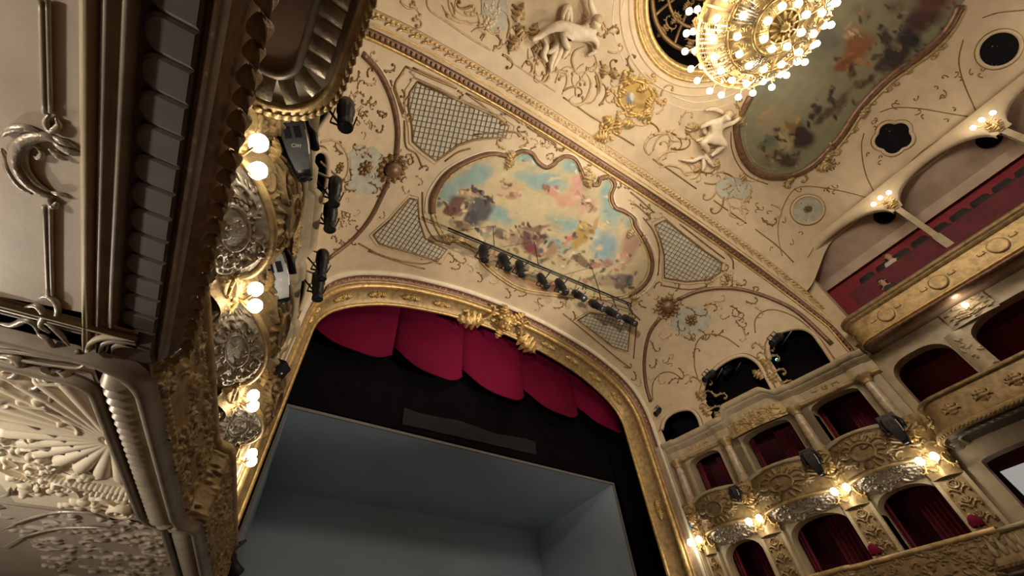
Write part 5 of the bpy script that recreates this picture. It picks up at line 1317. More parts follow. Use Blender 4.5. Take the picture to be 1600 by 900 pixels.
for x, y, sc, a in ((946, 100, 1.6, .4), (955, 108, 1.4, 1.2), (832, 66, 2, .4), (822, 60, 1.8, 1.6), (850, 78, 1.6, 2.2), (805, 36, 2.2, .2), (810, 60, 2.0, 3.0), (1140, 172, 2.4, .4), (1148, 178, 2.2, 1.4), (1082, 190, 1.8, .3), (1076, 196, 1.6, 1.8), (1096, 260, 1.6, 2.4), (1120, 266, 1.6, .5), (1165, 282, 1.6, 1.2), (1300, 232, 1.8, .4), (1285, 250, 1.6, 1.4), (1275, 262, 1.6, 2.2), (1240, 272, 1.4, .4), (1350, 165, 1.6, .8)):
    orn('ceiling', 'leaf_w', x, y, sc * .8, a, cs, 'stucco_leaf', .02)
r_ = random.Random(5)
for k in range(190):      # small floral touches on the coved right side
    x, y = r_.uniform(1180, 1590), r_.uniform(60, 400)
    if y < 310 - (x - 1200) * .72 or y > 412 - (x - 1200) * .8: continue
    curl('ceiling', x, y, r_.uniform(7, 13), r_.uniform(0, 6), r_.choice((-1, 1)), .016, 'gold_line', cs, leaf=False)
# gilded cartouche with a small painting
ct = thing('ceiling_cartouche', 'gilded cartouche with a small yellow painting beside the round opening', 'cartouche', drop('ceiling', 992, 152)[0])
CO = [(968, 140), (978, 128), (995, 126), (1012, 134), (1020, 150), (1014, 168), (996, 178), (978, 172), (968, 158)]
patch('ceiling', CO, 2.5, .02, 'canvas', ct, base=cbase((206, 172, 96), .9), blobs=[(985, 155, 9, 12, 0, (120, 125, 140), .5), (988, 152, 4, 8, 0, (225, 215, 190), .4), (1003, 150, 9, 9, 0, (176, 140, 80), .5), (1000, 165, 16, 6, 0, (160, 130, 80), .5)], warp=1.0)
stroke('ceiling', CO, .06, 'gold', 'frame', ct, closed=True)
for i in range(12):
    a = 2 * pi * i / 12; curl('ceiling', 994 + 30 * math.cos(a), 152 + 28 * math.sin(a), 20, a + 1.2, 1 if i % 2 else -1, .045, 'gold', ct)
for i in range(8):
    a = 2 * pi * i / 8; orn('ceiling', 'leaf_g', 994 + 26 * math.cos(a), 152 + 25 * math.sin(a), 1.2, i * .8, ct, 'acanthus_leaf', .04)
for k in range(6): curl('ceiling', 960 - k * 3, 190 + k * 8, 22, 2.0 + k * .5, 1 if k % 2 else -1, .05, 'gold', ct)
for (x, y) in ((958, 196), (966, 206), (950, 212), (972, 190)): orn('ceiling', 'leaf_g', x, y, 1.5, x * .7, ct, 'acanthus_leaf', .04)
c2 = thing('ceiling_cartouche', 'small grey-blue cartouche with stucco garland above the great arch', 'cartouche', drop('ceiling', 1145, 292)[0])
C2 = [(1118, 290), (1128, 280), (1150, 278), (1168, 285), (1174, 300), (1162, 312), (1146, 308), (1130, 310), (1120, 302)]
patch('ceiling', C2, 2.5, .02, 'ground', c2, 'blue_grey'); stroke('ceiling', C2, .03, 'stucco', 'frame', c2, closed=True)
for k in range(5): curl('ceiling', 1128 + k * 9, 296 + (k % 2) * 4, 14, k * 1.3, 1 if k % 2 else -1, .03, 'gold_soft', c2)
c3 = thing('ceiling_cartouche', 'pale blue cartouche with stucco instruments at the top left of the ceiling', 'cartouche', drop('ceiling', 770, 28)[0])
C3 = [(752, -6), (790, -6), (794, 20), (790, 45), (775, 52), (760, 40), (752, 20)]
patch('ceiling', C3, 3, .02, 'ground', c3, 'blue_grey')
for k, (x, y, a) in enumerate(((757, 5, 1.4), (770, 2, 1.7), (765, 18, .6), (775, 25, 2.0), (760, 28, 1.2), (772, 38, 2.4))): curl('ceiling', x, y, 18, a, 1 if k % 2 else -1, .035, 'figure', c3)

# large ceiling painting at the right
P2 = [(1150, 200), (1158, 178), (1172, 150), (1180, 110), (1190, 60), (1200, 10), (1215, -60), (1420, -120), (1560, -60), (1500, 8), (1480, 45), (1452, 74), (1420, 98), (1385, 124), (1345, 165), (1318, 205), (1300, 228), (1272, 256), (1240, 273), (1205, 276), (1178, 266), (1158, 240)]
p2 = thing('ceiling_painting', 'large gilt-framed painting with dim figures beside the chandelier', 'painting', drop('ceiling', 1300, 120)[0])
GG = (128, 124, 98)
B2 = [(1240, 140, 60, 50, 0, (146, 140, 116), .7), (1215, 190, 40, 40, 0, (150, 138, 110), .7), (1200, 110, 30, 60, 0, (124, 128, 112), .7), (1290, 60, 40, 40, 0, (104, 104, 88), .7), (1195, 175, 18, 5, -30, (176, 140, 100), .5),
      (1335, 75, 24, 36, 10, (134, 88, 54), .5), (1318, 100, 22, 10, -30, (120, 76, 44), .4), (1350, 60, 24, 16, 0, (130, 92, 62), .5), (1334, 45, 16, 16, 0, (140, 120, 96), .5), (1345, 20, 22, 14, 0, (122, 108, 86), .5), (1330, 112, 6, 18, 20, (84, 60, 40), .4),
      (1400, 85, 28, 34, 25, (52, 44, 40), .5), (1420, 60, 26, 22, 0, (44, 40, 40), .5), (1385, 58, 12, 16, 0, (64, 56, 50), .5), (1395, 70, 8, 8, 0, (120, 104, 86), .4), (1440, 30, 40, 26, -20, (72, 48, 42), .5), (1460, 0, 40, 26, -20, (96, 58, 48), .6), (1400, 10, 20, 14, 0, (110, 98, 78), .6), (1380, 105, 14, 16, 30, (60, 48, 44), .5),
      (1250, 215, 26, 24, 0, (56, 40, 40), .45), (1225, 222, 13, 14, 0, (168, 150, 112), .4), (1215, 210, 8, 9, 0, (58, 46, 38), .4), (1240, 197, 14, 8, 0, (128, 104, 66), .4), (1205, 250, 40, 10, -30, (120, 108, 80), .6), (1230, 250, 26, 14, 0, (74, 58, 48), .5), (1290, 180, 24, 9, -40, (78, 64, 50), .5), (1275, 172, 10, 10, 0, (62, 50, 42), .5), (1310, 160, 34, 9, -45, (92, 76, 58), .5), (1350, 128, 26, 8, -40, (84, 66, 50), .5), (1300, 150, 4, 16, 25, (60, 50, 42), .4), (1198, 222, 16, 12, 0, (98, 100, 78), .5), (1215, 243, 26, 3, -50, (90, 64, 44), .4)]
for (cx, cy, rx, ry, a, c, so) in list(B2[5:]):
    for j in range(6):
        k = rb.uniform(.6, 1.5); B2.append((cx + rb.uniform(-1, 1) * rx, cy + rb.uniform(-1, 1) * ry, rb.uniform(2, 8), rb.uniform(2, 5), rb.uniform(0, 180), tuple(min(220, v * k) for v in c), .4))
patch('ceiling', P2, 2.6, .02, 'canvas', p2, base=cbase(GG, 1.05), blobs=B2, gain=1.0, warp=2.5, seed=4)
fr2 = P2[9:] + P2[:3]
stroke('ceiling', fr2[:8], .12, 'bronze', 'frame', p2); stroke('ceiling', fr2[7:], .12, 'bronze', 'frame', p2)
stroke('ceiling', [(x + 7, y + 6) for x, y in fr2[:8]], .055, 'gold_soft', 'outer_fillet', p2); stroke('ceiling', [(1166, 192), (1164, 215), (1172, 244), (1190, 260), (1215, 265)], .028, 'gold_soft', 'inner_fillet', p2)
stroke('ceiling', [(1142, 205), (1143, 230), (1152, 255), (1170, 276), (1200, 288)], .02, 'gold_line', 'outline', p2)
for x, y, a, f in ((1302, 226, .4, 1), (1296, 240, 2.0, -1), (1282, 248, 1.0, 1), (1288, 262, .2, -1), (1352, 160, .8, 1), (1362, 146, 2.2, -1), (1385, 126, .8, 1), (1398, 116, 2.2, -1), (1330, 190, .6, 1), (1320, 205, 2.4, -1), (1420, 98, 1.0, 1), (1250, 268, .4, 1), (1232, 276, 2.4, -1), (1310, 215, 1.6, 1), (1160, 172, 3.6, 1), (1152, 180, 2.0, -1), (1452, 76, .3, 1), (1462, 64, 1.4, -1)): curl('ceiling', x, y, 20, a, f, .04, 'gold_soft', p2)

# oculi in the cove
def oculus(cx, cy, rx, ry, ang, label, m, lobed=0, inner=None):
    t = thing('ceiling_oculus', label, 'oculus', drop('ceiling', cx, cy)[0], 'oculi along the right cove')
    P = []
    for i in range(40):
        a = 2 * pi * i / 40; k = 1 + (.16 * abs(math.sin(2.5 * a)) - .1 if lobed else 0)
        x, y = rx * k * math.cos(a), ry * k * math.sin(a); c_, s_ = math.cos(ang), math.sin(ang); P.append((cx + x * c_ - y * s_, cy + x * s_ + y * c_))
    patch('ceiling', P, 2.2, .015, 'disc', t, m); stroke('ceiling', P, .05, 'cream', 'rim', t, closed=True, sm=2)
    stroke('ceiling', shrink(P, 1.1), .018, 'gold_line', 'outline', t, closed=True, sm=2)
    return t
ot = oculus(1262, 328, 25, 22, -.2, 'grey round oculus with a fan nearest the great arch', 'blue_grey')
orn('ceiling', 'ros_l', 1262, 326, 1.1, 0, ot, 'fan_hub', .03)
oculus(1396, 215, 31, 25, -.3, 'black ragged-edged oculus between the first two gallery lamps', 'hole', 1)
oculus(1561, 77, 36, 27, -.45, 'black oval oculus at the upper right corner', 'hole')
for pts in ([(1222, 400), (1216, 370), (1217, 345), (1230, 310), (1250, 292), (1290, 294), (1330, 302), (1364, 312)], [(1368, 305), (1352, 270), (1346, 230), (1350, 208)], [(1375, 175), (1400, 168), (1440, 170), (1480, 177), (1512, 182)], [(1524, 172), (1506, 130), (1498, 95), (1505, 62)], [(1535, 28), (1560, 20), (1600, 16)]):
    stroke('ceiling', pts, .016, 'gold_line', 'cove_line', cs)
for pts in ([(1266, 408), (1285, 378), (1312, 350), (1340, 333), (1366, 324)], [(1404, 292), (1428, 258), (1462, 230), (1500, 212), (1528, 205)]):
    stroke('ceiling', [(x - 5, y - 7) for x, y in pts], .04, 'cream', 'lunette_rib', cs)

# ================================================================ stucco figures on the ceiling
def figure(name, label, chains, parent_kind='figure', lift=.22, sc=1.0, m='figure', bv='ceiling', grp=None, cat='sculpture'):
    """one continuous body grown from joint chains [(x,y,r,lift)]; first point of later chains joins an earlier index"""
    me = bpy.data.meshes.new(name); vs = []; es = []; rad = []; key = {}
    for chn in chains:
        prev = None
        for q in chn:
            if isinstance(q, str): prev = key[q]; continue
            x, y, r, lf = q[:4]; p, n = drop(bv, x, y, lift + lf); i = len(vs); vs.append(p); rad.append(r * sc)
            if len(q) > 4: key[q[4]] = i
            if prev is not None: es.append((prev, i))
            prev = i
    o0 = vs[0].copy(); me.from_pydata([v - o0 for v in vs], es, [])
    o = bpy.data.objects.new(name, me); COL.objects.link(o); o.location = o0; ORG[o.name] = o0
    sk = o.modifiers.new('skin', 'SKIN'); sk.use_smooth_shade = True
    for i, d in enumerate(me.skin_vertices[0].data): d.radius = (rad[i], rad[i]); d.use_root = (i == 0)
    sb = o.modifiers.new('sub', 'SUBSURF'); sb.levels = 2; sb.render_levels = 2
    me.materials.append(M[m]); tag(o, label, cat, grp)
    return o
f1 = figure('stucco_figure', 'reclining stucco figure with drapery on the ceiling left of the round opening', [
    [(893, 46, .20, 0, 'hip'), (906, 52, .19, .02, 'waist'), (917, 48, .20, .04, 'chest'), (922, 40, .09, .1, 'neck'), (927, 33, .16, .18), (930, 28, .13, .2)],
    ['hip', (876, 40, .16, .1), (862, 42, .13, .16), (848, 52, .10, .08), (836, 62, .08, 0), (824, 67, .06, 0)],
    ['hip', (882, 54, .15, .14), (870, 58, .12, .18), (876, 70, .10, .1), (884, 80, .07, .02)],
    ['chest', (924, 56, .09, .06), (930, 64, .07, .08), (930, 74, .055, 0)], ['chest', (926, 20, .1, .02), (920, 6, .08, .04), (918, -8, .06, .04)]], grp='stucco figures')
f2 = figure('stucco_figure', 'seated stucco figure with raised arm beside the large ceiling painting', [
    [(1110, 211, .2, 0, 'hip'), (1111, 201, .17, .02, 'waist'), (1115, 189, .19, .04, 'chest'), (1122, 181, .08, .12, 'neck'), (1128, 176, .16, .2), (1131, 173, .13, .22)],
    ['chest', (1105, 185, .10, .08), (1097, 189, .08, .1), (1089, 195, .06, .04)], ['chest', (1130, 190, .09, .04), (1140, 187, .075, .06), (1150, 179, .055, .06)],
    ['hip', (1119, 214, .16, .12), (1127, 219, .13, .16), (1117, 228, .11, .1), (1110, 238, .08, .04), (1104, 244, .06, 0)], ['hip', (1100, 214, .15, .12), (1088, 219, .12, .14), (1094, 229, .1, .08), (1100, 238, .07, 0)]], grp='stucco figures')
for fo, hx_, hy_ in ((f1, 929, 28), (f2, 1131, 173)):
    p, n = drop('ceiling', hx_, hy_, .36); MB().ball(p, .15, 12, 8, (1, 1, .9)).build('hair', 'stucco', fo)
def drapes(fo, lst, m='figure', r=.05):
    for pts in lst:
        P = []
        for x, y in crom(pts, 5):
            p, n = drop('ceiling', x, y, .12); P.append(p)
        MB().tube(P, [r * (.5 + .8 * math.sin(pi * i / (len(P) - 1))) for i in range(len(P))], 6).build('drapery', m, fo)
drapes(f1, [[(862, 52), (868, 64), (864, 84), (858, 100), (857, 114)], [(870, 60), (874, 76), (868, 92), (860, 108)], [(880, 56), (886, 66), (882, 82), (876, 92)], [(846, 62), (850, 74), (846, 88), (852, 98)], [(876, 36), (880, 20), (886, 10), (890, 22), (892, 36)], [(884, 34), (886, 20), (888, 12)], [(900, 62), (914, 60), (926, 66), (926, 80), (916, 86)], [(868, 66), (862, 80), (852, 84)]], r=.07)
drapes(f2, [[(1084, 219), (1096, 216), (1110, 214), (1122, 216)], [(1088, 223), (1100, 221), (1114, 222)], [(1092, 232), (1102, 228), (1114, 226)], [(1062, 250), (1078, 252), (1090, 247), (1100, 248), (1112, 258)], [(1098, 240), (1104, 252), (1112, 262)], [(1094, 246), (1096, 258), (1094, 268)], [(1096, 192), (1098, 202), (1104, 210)], [(1100, 170), (1112, 168), (1124, 172), (1132, 180)]], r=.06)

# ================================================================ stage lighting
def lens_lamp(name, label, c, aim, size, group, mats=('metal_black', 'metal_grey'), cat='spotlight', hang=None):
    c = V(c); aim = V(aim).normalized(); t = thing(name, label, cat, c, group)
    m_ = frame_m(c, aim, (0, 0, 1) if abs(aim.z) < .95 else (0, 1, 0), size)
    MB().lathe([(0, -.5), (.12, -.5), (.17, -.42), (.18, -.12), (.15, -.08), (.15, .12), (.12, .16), (.13, .3), (.15, .42), (.14, .44), (.0, .40)], 14, m_).build('body', mats[0], t)
    MB().lathe([(0, .425), (.11, .415)], 14, m_).build('lens', 'glass_dark', t)
    mb = MB()
    for sg in (-1, 1): mb.box(None, (.02, .05, .34), mtx=m_ @ Matrix.Translation((sg * .21, .12, -.02)) @ Matrix.Rotation(pi / 2, 4, 'X'))
    mb.box(None, (.44, .02, .05), mtx=m_ @ Matrix.Translation((0, .29, -.02))); mb.build('yoke', mats[0], t, smooth=False)
    mb = MB(); mb.box(None, (.03, .02, .5), mtx=m_ @ Matrix.Translation((.1, .155, -.1))); mb.build('fin', mats[1], t, smooth=False)
    if hang is not None: MB().tube([m_ @ V((0, .29, -.02)), V(hang)], .022, 6).build('clamp', mats[0], t)
    return t
# bar with nine lanterns in front of the painting
A = drop('vault', 700, 356)[0] * .93; Bq = drop('vault', 986, 475)[0] * .93
bar = thing('lighting_bar', 'black hanging bar carrying a row of spotlights before the painting', 'lighting bar', (A + Bq) / 2)
MB().tube([A, Bq], .03, 8).build('tube', 'metal_black', bar)
MB().tube([A - V((0, 0, .12)), Bq - V((0, 0, .12))], .018, 6).build('cable', 'metal_black', bar)
for f in (.22, .45, .80):
    p = A.lerp(Bq, f); h = BV['vault'].ray_cast(p, V((0, 0, 1)))[0]
    MB().tube([p, h if h is not None else p + V((0, 0, 1))], .014, 5).build('hanger', 'metal_black', bar)
LP = [(756, 396), (789, 409), (813, 420), (849, 439), (878, 448), (905, 462), (933, 478), (957, 489), (984, 501)]
OR = ['first', 'second', 'third', 'fourth', 'fifth', 'sixth', 'seventh', 'eighth', 'ninth']
for k, (x, y) in enumerate(LP):
    f = (x - 700 - (y - 430) * .1) / 286; hp = A.lerp(Bq, max(0, min(1, f)))
    d = at(x, y); c = d * ((hp.length) * 1.0)
    aim = V((.15 - .05 * (k % 3), -.55 if k > 4 else -.25, -1)) if k not in (0, 2) else V((0, -.1, -1))
    lens_lamp('stage_spotlight', OR[k] + ' black spotlight from the left on the bar before the painting', c, aim, (.85, .9, .8, .75, .82, .78, .8, .8, .75)[k], 'spotlights on the bar', hang=V((c.x, hp.y, hp.z)) if False else hp)
# lanterns on short arms by the left openings
for k, (x, y, z, sc, lab) in enumerate(((540, 180, 7.5, .85, 'black spotlight hung high beside the fluted balcony end on the left'), (523, 300, 7.6, .75, 'upper of two black spotlights on the arms left of the arc'), (516, 340, 7.6, .8, 'lower of two black spotlights on the arms left of the arc'), (503, 415, 7.5, .8, 'black spotlight hung over the left shoulder of the gilded frame'), (497, 448, 7.3, .8, 'black spotlight just below another at the left shoulder of the frame'))):
    c = onZ(x, y, z); wx = CX - (7.883 + .3 - .183 * c.y)
    lens_lamp('stage_spotlight', lab, c, V((.25, .1 + .1 * (k % 2), -1)), sc, 'spotlights at the left openings', hang=V((wx, c.y - .05, c.z + .3)))
    MB().tube([V((wx - .3, c.y - .05, c.z + .3)), V((c.x, c.y - .05, c.z + .3))], .025, 6).build('support_arm', 'steel', [o for o in bpy.data.objects if o.get('label') == lab][0])
for k, (x, y, dd, sc, lab) in enumerate(((1030, 642, 1.0, .62, 'black spotlight in the right opening nearest the gilded frame'), (1056, 636, 1.02, .55, 'second black spotlight in the opening nearest the gilded frame'), (1108, 588, .97, .75, 'black spotlight at the near corner of the middle right opening'), (1137, 578, 1.02, .7, 'black spotlight inside the middle right opening'), (1213, 531, .97, .8, 'black spotlight in the right opening at the great arch'))):
    c = drop('vault', x, y)[0] * dd
    lens_lamp('stage_spotlight', lab, c, V((-.8, .25, -.6)), sc, 'spotlights at the right openings', hang=c + V((.45, 0, .05)))
    MB().tube([c + V((.5, .1, .06)), c + V((.1, -.5, .02))], .018, 6).build('support_arm', 'steel', [o for o in bpy.data.objects if o.get('label') == lab][0])
led = thing('indicator_lamp', 'small glowing green indicator in the right opening at the great arch', 'indicator', drop('vault', 1214, 562)[0] * 1.01)
mb = MB(); mb.ball(org(led), .05, 10, 6); mb.build('glow', 'led', led); mb = MB(); mb.box(org(led) + V((.08, 0, 0)), (.1, .14, .14)); mb.build('housing', 'metal_black', led, smooth=False)
# moving-head lights on the box fronts
def moving_head(label, top, bot, sc, shell='metal_grey', logo=True):
    """top, bot: ends of the lamp head"""
    c = (top + bot) / 2; axis = (top - bot).normalized(); view = -c.normalized()
    n = (view - axis * view.dot(axis)).normalized(); t = thing('moving_head_light', label, 'spotlight', c, 'moving-head lights on the box fronts')
    m_ = frame_m(c, n, axis, sc)
    rows = []
    for zz, wx_, wy in ((.42, .14, .13), (.38, .2, .18), (.1, .2, .19), (-.15, .165, .16), (-.38, .12, .12), (-.42, .1, .1)):
        rows.append([m_ @ V((wx_ * math.copysign(abs(math.cos(a)) ** .6, math.cos(a)), zz, wy * math.copysign(abs(math.sin(a)) ** .6, math.sin(a)))) for a in np.linspace(0, 2 * pi, 21)[:-1]])
    MB().loft(rows, closed=True, cap=True).build('head', 'metal_black', t)
    rows = [[m_ @ V((x * wx_, zz, wy)) for x in (-1, -.5, 0, .5, 1)] for zz, wx_, wy in ((.37, .15, .195), (.1, .16, .208), (-.15, .135, .18), (-.36, .09, .14))]
    sh = MB().loft(rows).build('shell', shell, t)
    for x in (-.07, .06):
        mb = MB(); mb.loft([[m_ @ V((x - .045, zz, wy)), m_ @ V((x + .045, zz, wy))] for zz, wy in ((.26, .208), (.08, .214))]); mb.build('vent', 'glass_dark', sh, smooth=False)
    MB().tube([m_ @ V((.165, .2, .19)), m_ @ V((.165, 0, .2)), m_ @ V((.14, -.16, .18))], .009, 5).build('trim', 'white', sh)
    mb = MB()
    for sg in (-1, 1): mb.tube([m_ @ V((sg * .24, .0, -.02)), m_ @ V((sg * .27, .25, -.1)), m_ @ V((sg * .2, .45, -.2))], .05, 8)
    mb.build('yoke', 'metal_black', t)
    MB().box(None, (.5, .2, .3), mtx=m_ @ Matrix.Translation((0, .5, -.28))).build('base', 'metal_black', t, smooth=False)
    MB().lathe([(0, 0), (.1, 0), (.1, .03)], 14, m_ @ Matrix.Translation((0, -.43, 0)) @ Matrix.Rotation(pi / 2, 4, 'X')).build('lens', 'glass_dark', t)
    if logo:
        cu = bpy.data.curves.new('wordmark', 'FONT'); cu.body = 'Clay'; cu.size = .075; cu.align_x = 'CENTER'; cu.extrude = .002
        o = bpy.data.objects.new('wordmark', cu); COL.objects.link(o)
        me = bpy.data.meshes.new_from_object(o.evaluated_get(bpy.context.evaluated_depsgraph_get())); bpy.data.objects.remove(o); me.materials.clear(); me.materials.append(M['white'])
        o = bpy.data.objects.new('wordmark', me); COL.objects.link(o); o.parent = t
        o.matrix_basis = Matrix.Translation(-c) @ m_ @ Matrix.Translation((0, -.05, .212))
    return t
moving_head('grey moving-head light just below the rounded fluted balcony end', onZ(455, 196, 5.15), onZ(475, 272, 4.75), .8)
moving_head('pale-shelled moving-head light on the left boxes, second from the balcony', onZ(424, 396, 5.05), onZ(443, 468, 4.7), .85, 'metal_silver')
moving_head('black moving-head light on the right parapet nearest the great arch', Wp(1, 2.75, 5.15, -.45), Wp(1, 2.72, 4.4, -.5), .8, 'metal_black', False)
moving_head('black moving-head light on the right parapet below the middle column', Wp(1, 4.75, 5.15, -.4), Wp(1, 4.7, 4.4, -.45), .75, 'metal_black', False)
moving_head('small black moving-head light on the right parapet near the gilded frame', Wp(1, 7.02, 5.0, -.3), Wp(1, 7.0, 4.6, -.3), .45, 'metal_black', False)
sp = thing('loudspeaker', 'small dark loudspeaker on the left jamb of the gilded frame', 'loudspeaker', onZ(430, 582, 5.0))
m_ = frame_m(org(sp), V((.8, -.5, -.4)), (0, 0, 1)); mb = MB(); mb.box(None, (.26, .42, .24), mtx=m_); mb.build('cabinet', 'metal_black', sp, smooth=False)
mb = MB(); mb.ball(m_ @ V((0, .02, .125)), .02, 8, 5); mb.build('badge', 'white', sp); mb = MB(); mb.tube([m_ @ V((0, 0, -.1)), m_ @ V((-.1, 0, -.4))], .025, 6); mb.build('bracket', 'metal_black', sp)
lens_lamp('stage_spotlight', 'dark spotlight at the foot of the gilded left jamb', onY(352, 868, 8.3), V((.6, .3, -.5)), .8, 'spotlights at the jambs', hang=onY(352, 868, 8.3) + V((-.4, .2, .1)))
tb = thing('tablet_screen', 'small glowing blue tablet beside the right jamb of the gilded frame', 'tablet', onY(1082, 815, 8.75))
mt = frame_m(org(tb), V((-.75, -.65, -.1)), (0, 0, 1)); mb = MB(); mb.box(None, (.2, .3, .03), mtx=mt); mb.build('case', 'metal_black', tb, smooth=False)
mb = MB(); mb.box(None, (.17, .26, .004), mtx=mt @ Matrix.Translation((0, 0, .018))); mb.build('screen', 'screen', tb, smooth=False); mb = MB(); mb.box(None, (.04, .06, .002), mtx=mt @ Matrix.Translation((.02, -.02, .022))); mb.build('icon', 'screen2', tb, smooth=False)
# small red-shaded table lamps on the lower boxes of the right wall
for k, y in enumerate((2.75, 4.72)):
    c = Wp(1, y, 2.58, -.1); t = thing('rail_lamp', ['small dark red rail lamp at the near end of the lower boxes', 'small dark red rail lamp on the pilaster between lower boxes'][k], 'lamp', c, 'rail lamps')
    MB().lathe([(.05, 0), (.06, .03), (.02, .05), (.02, .1)], 10, Matrix.Translation(c)).build('stem', 'gold_soft', t); MB().lathe([(.12, .08), (.13, .16), (.09, .26), (.03, .3)], 14, Matrix.Translation(c)).build('shade', 'red', t); MB().ball(c + V((0, 0, .31)), .035, 8, 5).build('finial', 'gold_soft', t)

# lamps under the near balcony on the left (out of frame, light the soffit)
mb = MB(); mb.box((-3.1, -2, .1), (.12, 22, 3.2)); struct(mb.build('wall_left', 'soffit', smooth=False), 'lower side wall under the near balcony')
small_lamp((-3.0, 1.3, .75), V((1, 0, 0)), 'lit wall lamp under the near balcony beside the left wall', 62, 'lamps under the balcony', col=(1.0, .88, .73))
small_lamp((-3.0, 4.2, .75), V((1, 0, 0)), 'second lit wall lamp under the left boxes near the shell', 88, 'lamps under the balcony', col=(1.0, .92, .79))

# ================================================================ two seated spectators in the gallery
def person(label, c, face, hair, cloth, look):
    c = V(c); me = bpy.data.meshes.new('person'); 
    J = {'pelvis': (0, 0, 0, .15), 'belly': (0, 0, .18, .14), 'chest': (0, .02, .38, .16), 'neck': (0, .03, .55, .06), 'jaw': (0, .06, .62, .075), 'head': (0, .04, .72, .1), 'crown': (0, .02, .8, .07),
         'ls': (-.17, .02, .46, .075), 'le': (-.24, .12, .22, .05), 'lw': (-.14, .3, .18, .036), 'lh': (-.1, .37, .2, .03), 'rs': (.17, .02, .46, .075), 're': (.24, .12, .22, .05), 'rw': (.14, .3, .2, .036), 'rh': (.08, .37, .22, .03),
         'lk': (-.12, .4, .0, .085), 'rk': (.12, .4, .0, .085), 'lf': (-.12, .42, -.4, .05), 'rf': (.12, .42, -.4, .05)}
    E_ = [('pelvis', 'belly'), ('belly', 'chest'), ('chest', 'neck'), ('neck', 'jaw'), ('jaw', 'head'), ('head', 'crown'), ('chest', 'ls'), ('ls', 'le'), ('le', 'lw'), ('lw', 'lh'), ('chest', 'rs'), ('rs', 're'), ('re', 'rw'), ('rw', 'rh'), ('pelvis', 'lk'), ('pelvis', 'rk'), ('lk', 'lf'), ('rk', 'rf')]
    ks = list(J); ro_ = Matrix.Rotation(look, 3, 'Z')
    me.from_pydata([ro_ @ V(J[k][:3]) for k in ks], [(ks.index(a), ks.index(b)) for a, b in E_], [])
    o = bpy.data.objects.new('person', me); COL.objects.link(o); o.location = c; ORG[o.name] = c
    o.modifiers.new('skin', 'SKIN').use_smooth_shade = True; sb = o.modifiers.new('sub', 'SUBSURF'); sb.levels = 2; sb.render_levels = 2
    for i, d in enumerate(me.skin_vertices[0].data): d.radius = (J[ks[i]][3],) * 2; d.use_root = (i == 0)
    me.materials.append(M['skin']); tag(o, label, 'person', 'gallery spectators')
    T_ = Matrix.Translation(c) @ ro_.to_4x4()
    MB().ball(T_ @ V((0, .0, .745)), .115, 14, 10, (1, 1.02, 1), ro_).build('hair', hair, o)
    mb = MB(); mb.ball(T_ @ V((0, .155, .69)), .022, 6, 5)
    for sx in (-1, 1): mb.ball(T_ @ V((sx * .038, .135, .72)), .012, 6, 5); mb.ball(T_ @ V((sx * .1, .04, .7)), .025, 6, 5)
    mb.build('face', 'skin', o)
    rows = []
    for zz, rx, ry in ((-.05, .19, .17), (.15, .185, .165), (.32, .21, .18), (.45, .2, .15), (.53, .1, .09)): rows.append([T_ @ V((rx * math.cos(a), .01 + ry * math.sin(a), zz)) for a in np.linspace(0, 2 * pi, 17)[:-1]])
    mb = MB().loft(rows, closed=True)
    for sx in (-1, 1): mb.tube([T_ @ V(q) for q in ((sx * .15, .02, .47), (sx * .2, .05, .38), (sx * .245, .12, .22), (sx * .17, .26, .19))], [.085, .08, .066, .05], 8)
    mb.build('clothing', cloth, o)
person('brown-haired spectator in a pale shirt at the gallery rail', onX(1387, 402, 15.05) - V((0, 0, .72)), None, 'hair_brown', 'shirt_pale', 1.9)
person('dark-clothed spectator leaning lower at the gallery rail', onX(1379, 441, 14.25) - V((0, 0, .72)), None, 'hair_dark', 'cloth_dark', 1.4)

# raked seating of the gallery
mb = MB(); mb.box((14.35, -3.6, 8.25), (.5, 10.4, .5)); mb.box((14.85, -3.6, 8.45), (.55, 10.4, .9)); mb.box((15.4, -3.6, 8.7), (.6, 10.4, 1.4))
mb.box((14.5, -3.6, 8.65), (.06, 10.4, 1.2))
struct(mb.build('floor_gallery', 'red_dark', smooth=False), 'raked floor of the top gallery')
mb = MB(); rows = []
for z_, d_, w_ in ((0, .05, .22), (.3, .06, .24), (.52, .05, .23), (.6, .035, .18)): rows.append([V((x_ * d_, y_ * w_, z_)) for x_, y_ in ((-1, -1), (1, -1), (1, 1), (-1, 1))])
mb.loft(rows, closed=True, cap=True); me_b = mk(mb, 'backrest', 'cloth_dark'); mb = MB(); mb.box((-.2, 0, -.05), (.42, .44, .1)); me_s = mk(mb, 'seat', 'red_wall', False); mb = MB(); mb.box((-.18, .25, .1), (.36, .05, .05)); me_a = mk(mb, 'armrest', 'cloth_dark', False)
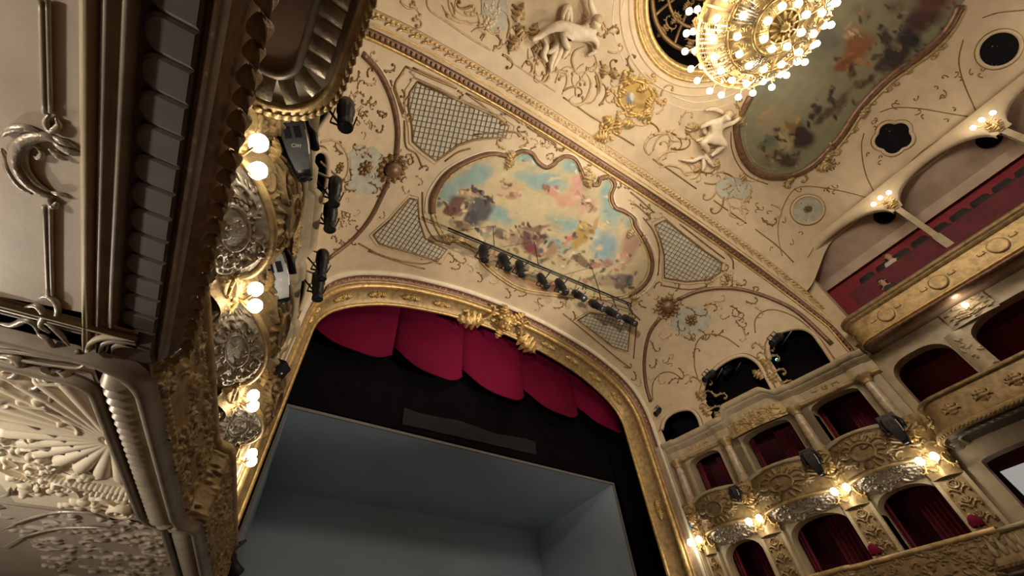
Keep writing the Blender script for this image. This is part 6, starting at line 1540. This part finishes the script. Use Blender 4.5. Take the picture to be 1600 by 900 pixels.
OC = ['nearest the great arch', 'second from the great arch', 'third from the great arch', 'fourth from the great arch', 'fifth from the great arch', 'sixth from the great arch', 'seventh from the great arch', 'eighth from the great arch', 'ninth from the great arch', 'tenth from the great arch']
for r0, (X_, zf) in enumerate(((14.95, 9.0), (15.5, 9.5))):
    for k in range(10):
        y_ = .95 - k * .56
        t = thing('theatre_chair', 'dark backed gallery chair in the %s row, %s' % (('front', 'rear')[r0], OC[k]), 'chair', (X_, y_, zf), 'chairs of the top gallery')
        for me, nm in ((me_b, 'backrest'), (me_s, 'seat'), (me_a, 'armrest')): inst(me, nm, t, Matrix.Translation((X_, y_, zf)))
# unseen bulb clusters added along the gallery to even out the light
for k, y in enumerate((-1.0, -3.8, -6.6, -9.4)):
    small_lamp((-1.72, y, 10.95), V((1, 0, 0)), ['cluster of lit bulbs high on the left gallery nearest the stage', 'second cluster of lit bulbs high on the left gallery', 'third cluster of lit bulbs high on the left gallery', 'rearmost cluster of lit bulbs high on the left gallery'][k], 25, 'bulb clusters on the left gallery', 3)
for k, y in enumerate((-6.6, -9.4)):
    small_lamp((14.2, y, 10.95), V((-1, 0, 0)), ['cluster of lit bulbs on the right gallery beyond the frame', 'rearmost cluster of lit bulbs on the right gallery'][k], 25, 'bulb clusters on gallery columns', 3)

# two unseen lamps added at the balcony rails to brighten the vault
for k, (x, tx) in enumerate(((-.75, 9.6), (13.35, 2.6))):
    c = V((x, 1.0 if k else -1.0, 2.75)); aim = (V((tx, 7.2, 11.6)) - c).normalized()
    t = lens_lamp('floodlight', ['floodlight clamped to the left balcony rail behind the viewpoint', 'floodlight clamped to the right balcony rail outside the frame'][k], c, aim, .8, 'floodlights of the balcony rail', hang=c + V((.12 if k else -.12, -.1, -.25)))
    ld = bpy.data.lights.new('floodlight_beam', 'SPOT'); ld.energy = (2100, 3100)[k]; ld.color = (1.0, .84, .66); ld.spot_size = math.radians(58); ld.spot_blend = .6; ld.shadow_soft_size = .15
    o = bpy.data.objects.new('floodlight_beam', ld); COL.objects.link(o); o.parent = t
    o.matrix_basis = Matrix.Translation(-c) @ frame_m(c + aim * .5, -aim)
